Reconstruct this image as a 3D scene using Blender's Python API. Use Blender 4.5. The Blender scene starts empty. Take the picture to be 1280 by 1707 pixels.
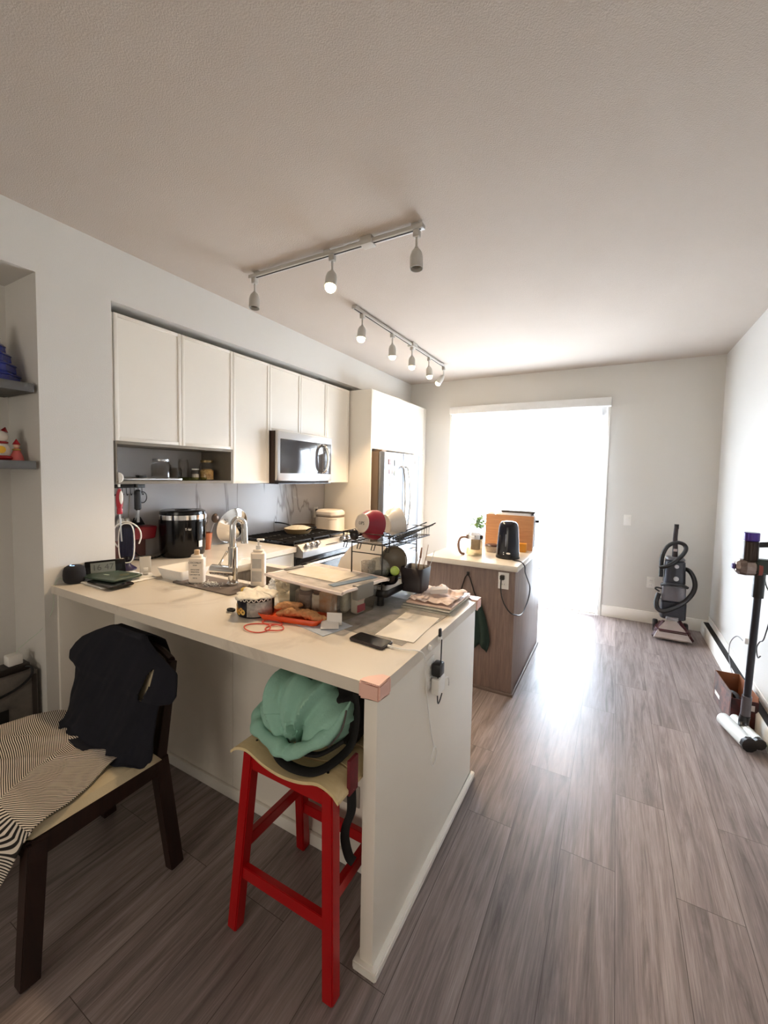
import bpy, bmesh, math, random
from mathutils import Vector, Matrix, noise
random.seed(7)
SC = bpy.context.scene
COL = SC.collection
R = math.radians
PI = math.pi

# ------------------------------------------------------------------ camera
cd = bpy.data.cameras.new('camera'); cam = bpy.data.objects.new('camera', cd); COL.objects.link(cam)
yaw, pit, rol = .5073, -.0583, .0209
fw = Vector((-math.sin(yaw)*math.cos(pit), math.cos(yaw)*math.cos(pit), math.sin(pit)))
rt = Vector((math.cos(yaw), math.sin(yaw), 0)); up = rt.cross(fw)
r2 = math.cos(rol)*rt + math.sin(rol)*up; u2 = -math.sin(rol)*rt + math.cos(rol)*up
m = Matrix((r2, u2, -fw)).transposed().to_4x4(); m.translation = Vector((2.51, -.997, 1.524))
cam.matrix_world = m
cd.sensor_fit = 'VERTICAL'; cd.sensor_height = 36; cd.lens = 688.16/1707*36
cd.shift_x = -.0015; cd.shift_y = -.0127; cd.clip_start = .02
SC.camera = cam

# ------------------------------------------------------------------ light and exposure
SC.view_settings.view_transform = 'Standard'; SC.view_settings.look = 'None'
SC.view_settings.gamma = 1; SC.view_settings.use_curve_mapping = False
SC.view_settings.exposure = 1.25
w = bpy.data.worlds.new('sky'); SC.world = w; w.use_nodes = True
bg = w.node_tree.nodes['Background']; bg.inputs[0].default_value = (.76, .87, 1, 1); bg.inputs[1].default_value = 17
_nt = w.node_tree; _tc = _nt.nodes.new('ShaderNodeTexCoord'); _sp = _nt.nodes.new('ShaderNodeSeparateXYZ'); _rp = _nt.nodes.new('ShaderNodeValToRGB')   # overcast sky over darker ground
_mr = _nt.nodes.new('ShaderNodeMapRange'); _mr.inputs[1].default_value = -1; _mr.inputs[2].default_value = 1
_rp.color_ramp.elements[0].position = .47; _rp.color_ramp.elements[0].color = (.33, .33, .33, 1); _rp.color_ramp.elements[1].position = .53; _rp.color_ramp.elements[1].color = (.76, .87, 1, 1)
_nt.links.new(_tc.outputs['Generated'], _sp.inputs[0]); _nt.links.new(_sp.outputs['Z'], _mr.inputs[0]); _nt.links.new(_mr.outputs[0], _rp.inputs[0]); _nt.links.new(_rp.outputs[0], bg.inputs[0])
def area(name, loc, rot, sx, sy, power, color=(1, 1, 1), portal=False):
    l = bpy.data.lights.new(name, 'AREA'); l.shape = 'RECTANGLE'; l.size = sx; l.size_y = sy; l.energy = power; l.color = color
    o = bpy.data.objects.new(name, l); o.location = loc; o.rotation_euler = rot; COL.objects.link(o)
    if portal: l.cycles.is_portal = True
    return o
area('door_portal', (1.52, 4.30, 1.16), (R(-90), 0, 0), 1.84, 2.32, 1, portal=True)
area('rear_fill', (1.9, -3.86, 1.55), (R(90), 0, 0), 1.8, 1.5, 14, (1, .90, .76))  # warm fill light added behind the camera; the rear wall has no window

# ------------------------------------------------------------------ materials
def lin(h):
    h = h.lstrip('#'); c = [int(h[i:i+2], 16)/255 for i in (0, 2, 4)]
    return tuple([(x/12.92 if x <= .04045 else ((x+.055)/1.055)**2.4) for x in c]) + (1,)
def nn(nt, t, **k):
    n = nt.nodes.new(t)
    for a, b in k.items():
        if a.startswith('i_'): n.inputs[a[2:].replace('_', ' ')].default_value = b
        else: setattr(n, a, b)
    return n
MC = {}
def mat(name, c, rough=.5, metal=0., var=.06, vs=12., bump=0., bs=80., emit=None, es=0., coat=0., alpha=None, sheen=0.):
    if name in MC: return MC[name]
    m = bpy.data.materials.new(name); MC[name] = m; m.use_nodes = True; nt = m.node_tree
    b = nt.nodes['Principled BSDF']; c = lin(c) if isinstance(c, str) else c
    L = nt.links.new
    b.inputs['Roughness'].default_value = rough; b.inputs['Metallic'].default_value = metal
    tc = nn(nt, 'ShaderNodeTexCoord')
    n = nn(nt, 'ShaderNodeTexNoise', i_Scale=vs, i_Detail=3.); L(tc.outputs['Object'], n.inputs['Vector'])
    mx = nn(nt, 'ShaderNodeMix', data_type='RGBA')
    mx.inputs[6].default_value = tuple(x*(1-var) for x in c[:3])+(1,); mx.inputs[7].default_value = tuple(min(1, x*(1+var)) for x in c[:3])+(1,)
    L(n.outputs['Fac'], mx.inputs[0]); L(mx.outputs[2], b.inputs['Base Color'])
    if bump:
        n2 = nn(nt, 'ShaderNodeTexNoise', i_Scale=bs, i_Detail=4.); L(tc.outputs['Object'], n2.inputs['Vector'])
        bp = nn(nt, 'ShaderNodeBump', i_Strength=bump, i_Distance=.01); L(n2.outputs['Fac'], bp.inputs['Height']); L(bp.outputs[0], b.inputs['Normal'])
    if emit: b.inputs['Emission Color'].default_value = lin(emit); b.inputs['Emission Strength'].default_value = es
    if coat: b.inputs['Coat Weight'].default_value = coat; b.inputs['Coat Roughness'].default_value = .05
    if sheen: b.inputs['Sheen Weight'].default_value = sheen
    return m
def clear(name, c='#ffffff', amt=.15, rough=.05, diff=0.):
    """thin clear plastic or glass: see-through with a mirror skin, plus a little milkiness"""
    if name in MC: return MC[name]
    m = bpy.data.materials.new(name); MC[name] = m; m.use_nodes = True; nt = m.node_tree; L = nt.links.new
    nt.nodes.remove(nt.nodes['Principled BSDF']); out = nt.nodes['Material Output']
    t = nn(nt, 'ShaderNodeBsdfTransparent'); t.inputs[0].default_value = lin(c)
    g = nn(nt, 'ShaderNodeBsdfGlossy'); g.inputs['Roughness'].default_value = rough
    lw = nn(nt, 'ShaderNodeLayerWeight', i_Blend=.5)
    pw = nn(nt, 'ShaderNodeMath', operation='POWER'); pw.inputs[1].default_value = 3.; L(lw.outputs['Facing'], pw.inputs[0])
    ma = nn(nt, 'ShaderNodeMath', operation='MULTIPLY_ADD'); ma.inputs[1].default_value = amt; ma.inputs[2].default_value = .035; L(pw.outputs[0], ma.inputs[0])
    mx = nn(nt, 'ShaderNodeMixShader'); L(ma.outputs[0], mx.inputs[0]); L(t.outputs[0], mx.inputs[1]); L(g.outputs[0], mx.inputs[2])
    last = mx
    if diff:
        d = nn(nt, 'ShaderNodeBsdfDiffuse'); d.inputs[0].default_value = lin(c)
        no = nn(nt, 'ShaderNodeTexNoise', i_Scale=9., i_Detail=4.)
        mr = nn(nt, 'ShaderNodeMapRange'); mr.inputs[3].default_value = diff*.5; mr.inputs[4].default_value = diff*1.5
        L(no.outputs['Fac'], mr.inputs[0])
        m2 = nn(nt, 'ShaderNodeMixShader'); L(mr.outputs[0], m2.inputs[0]); L(mx.outputs[0], m2.inputs[1]); L(d.outputs[0], m2.inputs[2]); last = m2
    L(last.outputs[0], out.inputs[0]); return m
def grainmat(name, c1, c2, axis='Z', scale=1., rough=.5, bump=.1, stretch=14.):
    if name in MC: return MC[name]
    m = bpy.data.materials.new(name); MC[name] = m; m.use_nodes = True; nt = m.node_tree; L = nt.links.new
    b = nt.nodes['Principled BSDF']; b.inputs['Roughness'].default_value = rough
    tc = nn(nt, 'ShaderNodeTexCoord'); mp = nn(nt, 'ShaderNodeMapping')
    s = [stretch*scale]*3; s['XYZ'.index(axis)] = scale; mp.inputs['Scale'].default_value = s
    n = nn(nt, 'ShaderNodeTexNoise', i_Scale=2.2, i_Detail=8., i_Roughness=.65, i_Distortion=.6)
    L(tc.outputs['Object'], mp.inputs[0]); L(mp.outputs[0], n.inputs['Vector'])
    rp = nn(nt, 'ShaderNodeValToRGB'); rp.color_ramp.elements[0].position = .32; rp.color_ramp.elements[1].position = .7
    rp.color_ramp.elements[0].color = lin(c1); rp.color_ramp.elements[1].color = lin(c2)
    L(n.outputs['Fac'], rp.inputs[0]); L(rp.outputs[0], b.inputs['Base Color'])
    bp = nn(nt, 'ShaderNodeBump', i_Strength=bump, i_Distance=.005); L(n.outputs['Fac'], bp.inputs['Height']); L(bp.outputs[0], b.inputs['Normal'])
    return m
def floormat():
    m = bpy.data.materials.new('laminate_planks'); m.use_nodes = True; nt = m.node_tree; L = nt.links.new
    b = nt.nodes['Principled BSDF']; b.inputs['Specular IOR Level'].default_value = .36
    tc = nn(nt, 'ShaderNodeTexCoord'); sp = nn(nt, 'ShaderNodeSeparateXYZ'); L(tc.outputs['Object'], sp.inputs[0])
    sb = nn(nt, 'ShaderNodeMath', operation='ADD'); sb.inputs[1].default_value = -.017; L(sp.outputs['X'], sb.inputs[0])
    cb = nn(nt, 'ShaderNodeCombineXYZ'); L(sp.outputs['Y'], cb.inputs[0]); L(sb.outputs[0], cb.inputs[1])
    br = nn(nt, 'ShaderNodeTexBrick'); br.offset = .37; br.offset_frequency = 2; br.squash = 1
    br.inputs['Scale'].default_value = 1; br.inputs['Brick Width'].default_value = 1.24; br.inputs['Row Height'].default_value = .197
    br.inputs['Mortar Size'].default_value = .0011; br.inputs['Mortar Smooth'].default_value = .1; br.inputs['Bias'].default_value = 0
    br.inputs['Color1'].default_value = (.1, .1, .1, 1); br.inputs['Color2'].default_value = (.9, .9, .9, 1); br.inputs['Mortar'].default_value = (0, 0, 0, 1)
    L(cb.outputs[0], br.inputs['Vector'])
    # grain, shifted from plank to plank
    ad = nn(nt, 'ShaderNodeVectorMath', operation='MULTIPLY_ADD'); ad.inputs[1].default_value = (7, 7, 7)
    L(br.outputs['Color'], ad.inputs[0]); L(tc.outputs['Object'], ad.inputs[2])
    mp = nn(nt, 'ShaderNodeMapping'); mp.inputs['Scale'].default_value = (15, .9, 1); L(ad.outputs[0], mp.inputs[0])
    n = nn(nt, 'ShaderNodeTexNoise', i_Scale=1.6, i_Detail=9., i_Roughness=.68, i_Distortion=1.1); L(mp.outputs[0], n.inputs['Vector'])
    mp2 = nn(nt, 'ShaderNodeMapping'); mp2.inputs['Scale'].default_value = (120, 3, 1); L(ad.outputs[0], mp2.inputs[0])
    n2 = nn(nt, 'ShaderNodeTexNoise', i_Scale=2., i_Detail=4., i_Roughness=.7); L(mp2.outputs[0], n2.inputs['Vector'])
    mp3 = nn(nt, 'ShaderNodeMapping'); mp3.inputs['Scale'].default_value = (3.2, .55, 1); L(ad.outputs[0], mp3.inputs[0])
    vo = nn(nt, 'ShaderNodeTexVoronoi', i_Scale=1.7); L(mp3.outputs[0], vo.inputs['Vector'])
    kn = nn(nt, 'ShaderNodeMapRange'); kn.inputs[1].default_value = .0; kn.inputs[2].default_value = .085; kn.inputs[3].default_value = .55; kn.inputs[4].default_value = 1.; L(vo.outputs['Distance'], kn.inputs[0])
    rp = nn(nt, 'ShaderNodeValToRGB'); e = rp.color_ramp.elements; e[0].position = .33; e[0].color = lin('#6a5f5b'); e[1].position = .72; e[1].color = lin('#a89b97')
    x = e.new(.5); x.color = lin('#8d807d')
    L(n.outputs['Fac'], rp.inputs[0])
    m1 = nn(nt, 'ShaderNodeMix', data_type='RGBA', blend_type='MULTIPLY'); m1.inputs[0].default_value = 1
    g2 = nn(nt, 'ShaderNodeMapRange'); g2.inputs[1].default_value = .3; g2.inputs[2].default_value = .7; g2.inputs[3].default_value = .70; g2.inputs[4].default_value = 1.14; L(n2.outputs['Fac'], g2.inputs[0])
    L(rp.outputs[0], m1.inputs[6]); L(g2.outputs[0], m1.inputs[7])
    m2 = nn(nt, 'ShaderNodeMix', data_type='RGBA', blend_type='MULTIPLY'); m2.inputs[0].default_value = 1
    pv = nn(nt, 'ShaderNodeMapRange'); pv.inputs[3].default_value = .82; pv.inputs[4].default_value = 1.06; L(br.outputs['Color'], pv.inputs[0])
    L(m1.outputs[2], m2.inputs[6]); L(pv.outputs[0], m2.inputs[7])
    m3 = nn(nt, 'ShaderNodeMix', data_type='RGBA', blend_type='MULTIPLY'); m3.inputs[0].default_value = 1; L(m2.outputs[2], m3.inputs[6]); L(kn.outputs[0], m3.inputs[7])
    m4 = nn(nt, 'ShaderNodeMix', data_type='RGBA'); L(br.outputs['Fac'], m4.inputs[0]); L(m3.outputs[2], m4.inputs[6]); m4.inputs[7].default_value = lin('#4e4540')
    L(m4.outputs[2], b.inputs['Base Color'])
    rr = nn(nt, 'ShaderNodeMapRange'); rr.inputs[3].default_value = .31; rr.inputs[4].default_value = .44; L(n2.outputs['Fac'], rr.inputs[0]); L(rr.outputs[0], b.inputs['Roughness'])
    hs = nn(nt, 'ShaderNodeMath', operation='MULTIPLY_ADD'); hs.inputs[1].default_value = -3.; L(br.outputs['Fac'], hs.inputs[0]); L(n2.outputs['Fac'], hs.inputs[2])
    bp = nn(nt, 'ShaderNodeBump', i_Strength=.06, i_Distance=.004); L(hs.outputs[0], bp.inputs['Height']); L(bp.outputs[0], b.inputs['Normal'])
    return m
def marblemat():
    m = bpy.data.materials.new('grey_marble'); m.use_nodes = True; nt = m.node_tree; L = nt.links.new
    b = nt.nodes['Principled BSDF']; b.inputs['Roughness'].default_value = .22
    tc = nn(nt, 'ShaderNodeTexCoord'); mp = nn(nt, 'ShaderNodeMapping'); mp.inputs['Scale'].default_value = (1, 2.4, .55); L(tc.outputs['Object'], mp.inputs[0])
    n = nn(nt, 'ShaderNodeTexNoise', i_Scale=.75, i_Detail=5., i_Roughness=.5, i_Distortion=.8); L(mp.outputs[0], n.inputs['Vector'])
    a = nn(nt, 'ShaderNodeMath', operation='SUBTRACT'); a.inputs[1].default_value = .5; L(n.outputs['Fac'], a.inputs[0])
    c = nn(nt, 'ShaderNodeMath', operation='ABSOLUTE'); L(a.outputs[0], c.inputs[0])
    rp = nn(nt, 'ShaderNodeValToRGB'); e = rp.color_ramp.elements; e[0].position = 0; e[0].color = lin('#8f8a88'); e[1].position = .012; e[1].color = lin('#bfbcbc')
    L(c.outputs[0], rp.inputs[0]); L(rp.outputs[0], b.inputs['Base Color']); return m
def quartzmat():
    m = bpy.data.materials.new('pale_quartz'); m.use_nodes = True; nt = m.node_tree; L = nt.links.new
    b = nt.nodes['Principled BSDF']; b.inputs['Roughness'].default_value = .28
    tc = nn(nt, 'ShaderNodeTexCoord'); n = nn(nt, 'ShaderNodeTexNoise', i_Scale=2.3, i_Detail=7., i_Roughness=.6, i_Distortion=2.); L(tc.outputs['Object'], n.inputs['Vector'])
    rp = nn(nt, 'ShaderNodeValToRGB'); e = rp.color_ramp.elements; e[0].position = .38; e[0].color = lin('#d2c8ba'); e[1].position = .46; e[1].color = lin('#ddd4c6')
    L(n.outputs['Fac'], rp.inputs[0]); L(rp.outputs[0], b.inputs['Base Color']); return m
def stripemat(name, c1, c2, n):
    m = bpy.data.materials.new(name); m.use_nodes = True; nt = m.node_tree; L = nt.links.new
    b = nt.nodes['Principled BSDF']; b.inputs['Roughness'].default_value = .9
    uv = nn(nt, 'ShaderNodeUVMap'); sp = nn(nt, 'ShaderNodeSeparateXYZ'); L(uv.outputs[0], sp.inputs[0])
    mu = nn(nt, 'ShaderNodeMath', operation='MULTIPLY'); mu.inputs[1].default_value = n; L(sp.outputs['Y'], mu.inputs[0])
    fr = nn(nt, 'ShaderNodeMath', operation='FRACT'); L(mu.outputs[0], fr.inputs[0])
    rp = nn(nt, 'ShaderNodeValToRGB'); e = rp.color_ramp.elements; e[0].position = .46; e[0].color = lin(c1); e[1].position = .54; e[1].color = lin(c2)
    L(fr.outputs[0], rp.inputs[0]); L(rp.outputs[0], b.inputs['Base Color']); return m
def picmat(name, cols, scale=6., rough=.5, contrast=.1):
    """mottled printed picture: hard-ish colour patches from noise"""
    if name in MC: return MC[name]
    m = bpy.data.materials.new(name); MC[name] = m; m.use_nodes = True; nt = m.node_tree; L = nt.links.new
    b = nt.nodes['Principled BSDF']; b.inputs['Roughness'].default_value = rough
    tc = nn(nt, 'ShaderNodeTexCoord'); n = nn(nt, 'ShaderNodeTexNoise', i_Scale=scale, i_Detail=5., i_Roughness=.6, i_Distortion=.7); L(tc.outputs['Object'], n.inputs['Vector'])
    rp = nn(nt, 'ShaderNodeValToRGB'); e = rp.color_ramp.elements
    k = len(cols)
    for i, c in enumerate(cols):
        p = .32 + .36*i/(k-1)
        x = e[0] if i == 0 else (e[1] if i == k-1 else e.new(p)); x.position = p; x.color = lin(c)
    L(n.outputs['Fac'], rp.inputs[0]); L(rp.outputs[0], b.inputs['Base Color']); return m
def sheermat():
    m = bpy.data.materials.new('sheer_blind_fabric'); m.use_nodes = True; nt = m.node_tree; L = nt.links.new
    nt.nodes.remove(nt.nodes['Principled BSDF']); out = nt.nodes['Material Output']
    t = nn(nt, 'ShaderNodeBsdfTransparent'); t.inputs[0].default_value = (1, 1, 1, 1)
    tl = nn(nt, 'ShaderNodeBsdfTranslucent'); tl.inputs[0].default_value = (.9, .92, .95, 1)
    d = nn(nt, 'ShaderNodeBsdfDiffuse'); d.inputs[0].default_value = (.85, .86, .88, 1)
    a = nn(nt, 'ShaderNodeMixShader'); a.inputs[0].default_value = .30; L(tl.outputs[0], a.inputs[1]); L(d.outputs[0], a.inputs[2])
    x = nn(nt, 'ShaderNodeMixShader'); x.inputs[0].default_value = .64; L(t.outputs[0], x.inputs[1]); L(a.outputs[0], x.inputs[2])
    L(x.outputs[0], out.inputs[0]); return m

WALL = mat('wall_paint', '#d9d6d0', .85, var=.015, vs=3, bump=.12, bs=220)
CEIL = mat('ceiling_stipple', '#c6bbb0', .95, var=.02, vs=5, bump=.3, bs=190)
WHITE = mat('white_cabinet', '#ece6db', .42, var=.01)
TRIMW = mat('white_trim', '#ece8e0', .45, var=.01)
TAUPE = mat('taupe_shelf_board', '#7f776b', .55)
DARKG = mat('charcoal_shelf', '#4b4843', .6)
STEEL = mat('brushed_steel', '#c9c9ca', .28, 1, var=.04, vs=3)
CHROME = mat('chrome', '#e2e0dd', .08, 1, var=.01)
BLACK = mat('black_plastic', '#141315', .35)
BLACKG = mat('black_gloss', '#08070a', .16)
BLACKG.node_tree.nodes['Principled BSDF'].inputs['Specular IOR Level'].default_value = .35
BLKMAT = mat('black_matte', '#1a1819', .75)
WPL = mat('white_plastic', '#efece6', .35, var=.01)
PAPER = mat('white_paper', '#e9e5df', .8, var=.03)
GLASS = clear('clear_glass', '#ffffff', .4)
FLOORM = floormat(); MARB = marblemat(); QUARTZ = quartzmat()

# ------------------------------------------------------------------ mesh builder
class MB:
    def __init__(s): s.bm = bmesh.new(); s.uv = None
    def _xf(s, vs, M):
        if M is not None: bmesh.ops.transform(s.bm, matrix=M, verts=vs)
        return s
    def box(s, x0, x1, y0, y1, z0, z1, bev=0., M=None, seg=2):
        if x0 > x1: x0, x1 = x1, x0
        if y0 > y1: y0, y1 = y1, y0
        if z0 > z1: z0, z1 = z1, z0
        vs = [s.bm.verts.new(p) for p in ((x0,y0,z0),(x1,y0,z0),(x1,y1,z0),(x0,y1,z0),(x0,y0,z1),(x1,y0,z1),(x1,y1,z1),(x0,y1,z1))]
        fs = [s.bm.faces.new([vs[i] for i in f]) for f in ((3,2,1,0),(4,5,6,7),(0,1,5,4),(1,2,6,5),(2,3,7,6),(3,0,4,7))]
        if bev > 0:
            es = list({e for f in fs for e in f.edges})
            r = bmesh.ops.bevel(s.bm, geom=es, offset=min(bev, .49*min(x1-x0, y1-y0, z1-z0)), segments=seg, affect='EDGES', profile=.5)
            vs = list({v for f in r['faces'] for v in f.verts} | {v for v in vs if v.is_valid})
        return s._xf(vs, M)
    def rbox(s, x0, x1, y0, y1, z0, z1, r, n=5, bev=0., taper=0., M=None):
        """upright box with rounded vertical corners; taper shrinks the top"""
        r = min(r, .499*(x1-x0), .499*(y1-y0)); cx, cy = (x0+x1)/2, (y0+y1)/2
        prof = []
        for (ax, ay, a0) in ((x1-r, y1-r, 0), (x0+r, y1-r, 90), (x0+r, y0+r, 180), (x1-r, y0+r, 270)):
            for k in range(n+1):
                a = R(a0+90*k/n); prof.append((ax+r*math.cos(a), ay+r*math.sin(a)))
        lv = [(z0, bev), (z0+bev, 0), (z1-bev, 0), (z1, bev)] if bev else [(z0, 0), (z1, 0)]
        rings = []
        for z, ins in lv:
            t = (z-z0)/(z1-z0); k = 1-taper*t
            rings.append([s.bm.verts.new((cx+(px-cx)*k*(1-ins/max(.001, (x1-x0)/2)), cy+(py-cy)*k*(1-ins/max(.001, (y1-y0)/2)), z)) for px, py in prof])
        N = len(prof)
        for a, b in zip(rings, rings[1:]):
            for i in range(N): s.bm.faces.new((a[i], a[(i+1) % N], b[(i+1) % N], b[i]))
        s.bm.faces.new(rings[0][::-1]); s.bm.faces.new(rings[-1])
        return s._xf([v for q in rings for v in q], M)
    def lathe(s, prof, n=28, M=None, close=False):
        """profile of (radius, z) turned about Z"""
        rings = []
        for r, z in prof:
            if r < 1e-6: rings.append([s.bm.verts.new((0, 0, z))])
            else: rings.append([s.bm.verts.new((r*math.cos(2*PI*i/n), r*math.sin(2*PI*i/n), z)) for i in range(n)])
        pr = list(zip(rings, rings[1:]))
        if close: pr.append((rings[-1], rings[0]))
        for a, b in pr:
            for i in range(n):
                j = (i+1) % n
                if len(a) == 1 and len(b) == 1: continue
                if len(a) == 1: s.bm.faces.new((a[0], b[j], b[i]))
                elif len(b) == 1: s.bm.faces.new((a[i], a[j], b[0]))
                else: s.bm.faces.new((a[i], a[j], b[j], b[i]))
        return s._xf([v for q in rings for v in q], M)
    def cyl(s, x, y, z0, z1, r, n=24, r2=None, bev=0.):
        r2 = r if r2 is None else r2; b = bev
        pr = [(0, z0), (r-b, z0)] + ([(r, z0+b), (r2, z1-b)] if b else [(r, z0), (r2, z1)]) + [(r2-b, z1), (0, z1)]
        if not b: pr = [(0, z0), (r, z0), (r2, z1), (0, z1)]
        return s.lathe(pr, n, Matrix.Translation((x, y, 0)))
    def rod(s, p, q, r, n=10, r2=None):
        p, q = Vector(p), Vector(q); d = q-p; M = Matrix.Translation(p) @ d.to_track_quat('Z', 'Y').to_matrix().to_4x4()
        r2 = r if r2 is None else r2
        return s.lathe([(0, 0), (r, 0), (r2, d.length), (0, d.length)], n, M)
    def bar(s, p, q, w, t, up=(0, 0, 1), bev=.002, w2=None, t2=None):
        """square-section bar from p to q; w across, t the other way"""
        p, q = Vector(p), Vector(q); d = (q-p).normalized(); u = Vector(up)
        a = d.cross(u).normalized(); b = a.cross(d).normalized(); w2 = w2 or w; t2 = t2 or t
        vs = []
        for c, ww, tt in ((p, w, t), (q, w2, t2)):
            for sa, sb in ((-1, -1), (1, -1), (1, 1), (-1, 1)): vs.append(s.bm.verts.new(c+a*sa*ww/2+b*sb*tt/2))
        fs = [s.bm.faces.new([vs[i] for i in f]) for f in ((3,2,1,0),(4,5,6,7),(0,1,5,4),(1,2,6,5),(2,3,7,6),(3,0,4,7))]
        if bev: bmesh.ops.bevel(s.bm, geom=list({e for f in fs for e in f.edges}), offset=bev, segments=2, affect='EDGES')
        return s
    def tube(s, pts, r, n=8, steps=6, closed=False, rf=None, flat=1.):
        P = [Vector(p) for p in pts]; out = []; N = len(P)
        if steps > 1:
            for i in range(N if closed else N-1):
                if closed: a, b, c, d = P[(i-1) % N], P[i], P[(i+1) % N], P[(i+2) % N]
                else: a, b, c, d = P[max(i-1, 0)], P[i], P[i+1], P[min(i+2, N-1)]
                for k in range(steps):
                    t = k/steps; out.append(.5*((2*b)+(c-a)*t+(2*a-5*b+4*c-d)*t*t+(-a+3*b-3*c+d)*t**3))
            if not closed: out.append(P[-1])
        else: out = P
        K = len(out); rings = []; nrm = None
        for i, p in enumerate(out):
            if closed: t = out[(i+1) % K]-out[i-1]
            else: t = out[min(i+1, K-1)]-out[max(i-1, 0)]
            if t.length < 1e-9: t = Vector((0, 0, 1))
            t.normalize()
            if nrm is None: nrm = t.orthogonal().normalized() if abs(t.z) > .95 else t.cross(Vector((0, 0, 1))).normalized()
            nrm = (nrm-t*nrm.dot(t)); nrm = nrm.normalized() if nrm.length > 1e-6 else t.orthogonal().normalized()
            bi = t.cross(nrm); rr = r*(rf(i/(K-1)) if rf else 1)
            rings.append([s.bm.verts.new(p+(nrm*math.cos(2*PI*j/n)+bi*math.sin(2*PI*j/n)*flat)*rr) for j in range(n)])
        pr = list(zip(rings, rings[1:]))
        if closed: pr.append((rings[-1], rings[0]))
        for a, b in pr:
            for j in range(n): s.bm.faces.new((a[j], a[(j+1) % n], b[(j+1) % n], b[j]))
        if not closed: s.bm.faces.new(rings[0][::-1]); s.bm.faces.new(rings[-1])
        return s
    def prism(s, poly, h0, h1, M=None, bev=0.):
        """polygon in XY raised from h0 to h1"""
        a = [s.bm.verts.new((x, y, h0)) for x, y in poly]; b = [s.bm.verts.new((x, y, h1)) for x, y in poly]; n = len(poly)
        fs = [s.bm.faces.new(a[::-1]), s.bm.faces.new(b)]
        for i in range(n): fs.append(s.bm.faces.new((a[i], a[(i+1) % n], b[(i+1) % n], b[i])))
        vs = a+b
        if bev:
            r = bmesh.ops.bevel(s.bm, geom=list({e for f in fs for e in f.edges}), offset=bev, segments=2, affect='EDGES')
            vs = list({v for f in r['faces'] for v in f.verts} | {v for v in vs if v.is_valid})
        return s._xf(vs, M)
    def ball(s, c, r, n=16, M=None, sc=(1, 1, 1), wob=0., ws=3., seed=0.):
        rings = []; vs = []
        for i in range(n+1):
            th = PI*i/n
            if i in (0, n): rings.append([s.bm.verts.new((0, 0, r*math.cos(th)))])
            else: rings.append([s.bm.verts.new((r*math.sin(th)*math.cos(PI*j/n), r*math.sin(th)*math.sin(PI*j/n), r*math.cos(th))) for j in range(2*n)])
        for a, b in zip(rings, rings[1:]):
            for j in range(2*n):
                k = (j+1) % (2*n)
                if len(a) == 1: s.bm.faces.new((a[0], b[j], b[k]))
                elif len(b) == 1: s.bm.faces.new((a[j], b[0], a[k]))
                else: s.bm.faces.new((a[j], b[j], b[k], a[k]))
        vs = [v for q in rings for v in q]
        for v in vs:
            if wob:
                d = v.co.normalized(); v.co += d*r*wob*noise.noise(d*ws+Vector((seed, seed*2, 0)))
            v.co = Vector((v.co.x*sc[0], v.co.y*sc[1], v.co.z*sc[2]))
        M2 = Matrix.Translation(c) @ (M if M is not None else Matrix.Identity(4))
        return s._xf(vs, M2)
    def grid(s, f, nu, nv, uv=None, skip=None):
        """sheet from f(u, v) with u, v in 0..1"""
        g = [[s.bm.verts.new(f(i/nu, j/nv)) for j in range(nv+1)] for i in range(nu+1)]
        L = s.bm.loops.layers.uv.verify() if uv else None
        for i in range(nu):
            for j in range(nv):
                q = (g[i][j], g[i+1][j], g[i+1][j+1], g[i][j+1])
                if skip and skip(sum((v.co for v in q), Vector())/4): continue
                fc = s.bm.faces.new(q)
                if L is not None:
                    for lp, (a, b) in zip(fc.loops, ((i, j), (i+1, j), (i+1, j+1), (i, j+1))): lp[L].uv = uv(a/nu, b/nv)
        return s
    def cells(s, xs, ys, inc, z0, z1):
        """slab made of the grid cells for which inc(x, y) holds"""
        V = {}
        def v(i, j, z):
            k = (i, j, z)
            if k not in V: V[k] = s.bm.verts.new((xs[i], ys[j], z))
            return V[k]
        on = {(i, j) for i in range(len(xs)-1) for j in range(len(ys)-1) if inc((xs[i]+xs[i+1])/2, (ys[j]+ys[j+1])/2)}
        for i, j in on:
            s.bm.faces.new((v(i,j,z1), v(i+1,j,z1), v(i+1,j+1,z1), v(i,j+1,z1))); s.bm.faces.new((v(i,j+1,z0), v(i+1,j+1,z0), v(i+1,j,z0), v(i,j,z0)))
            for (di, dj), (a, b) in {(0,-1):((i,j),(i+1,j)), (1,0):((i+1,j),(i+1,j+1)), (0,1):((i+1,j+1),(i,j+1)), (-1,0):((i,j+1),(i,j))}.items():
                if (i+di, j+dj) not in on: s.bm.faces.new((v(*a,z0), v(*b,z0), v(*b,z1), v(*a,z1)))
        return s
    def wall(s, us, vs_, holes, plane, a, b):
        """wall slab between plane values a and b with rectangular holes (u0,u1,v0,v1)"""
        us = sorted(set(us) | {h[0] for h in holes} | {h[1] for h in holes}); vv = sorted(set(vs_) | {h[2] for h in holes} | {h[3] for h in holes})
        t = MB(); t.cells(us, vv, lambda x, y: not any(h[0] < x < h[1] and h[2] < y < h[3] for h in holes), a, b)
        P = {'X': Matrix(((0,0,1,0),(1,0,0,0),(0,1,0,0),(0,0,0,1))), 'Y': Matrix(((1,0,0,0),(0,0,1,0),(0,1,0,0),(0,0,0,1)))}[plane]
        me = bpy.data.meshes.new('t'); bmesh.ops.transform(t.bm, matrix=P, verts=t.bm.verts[:]); t.bm.to_mesh(me); s.bm.from_mesh(me); t.bm.free(); bpy.data.meshes.remove(me)
        return s
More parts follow.
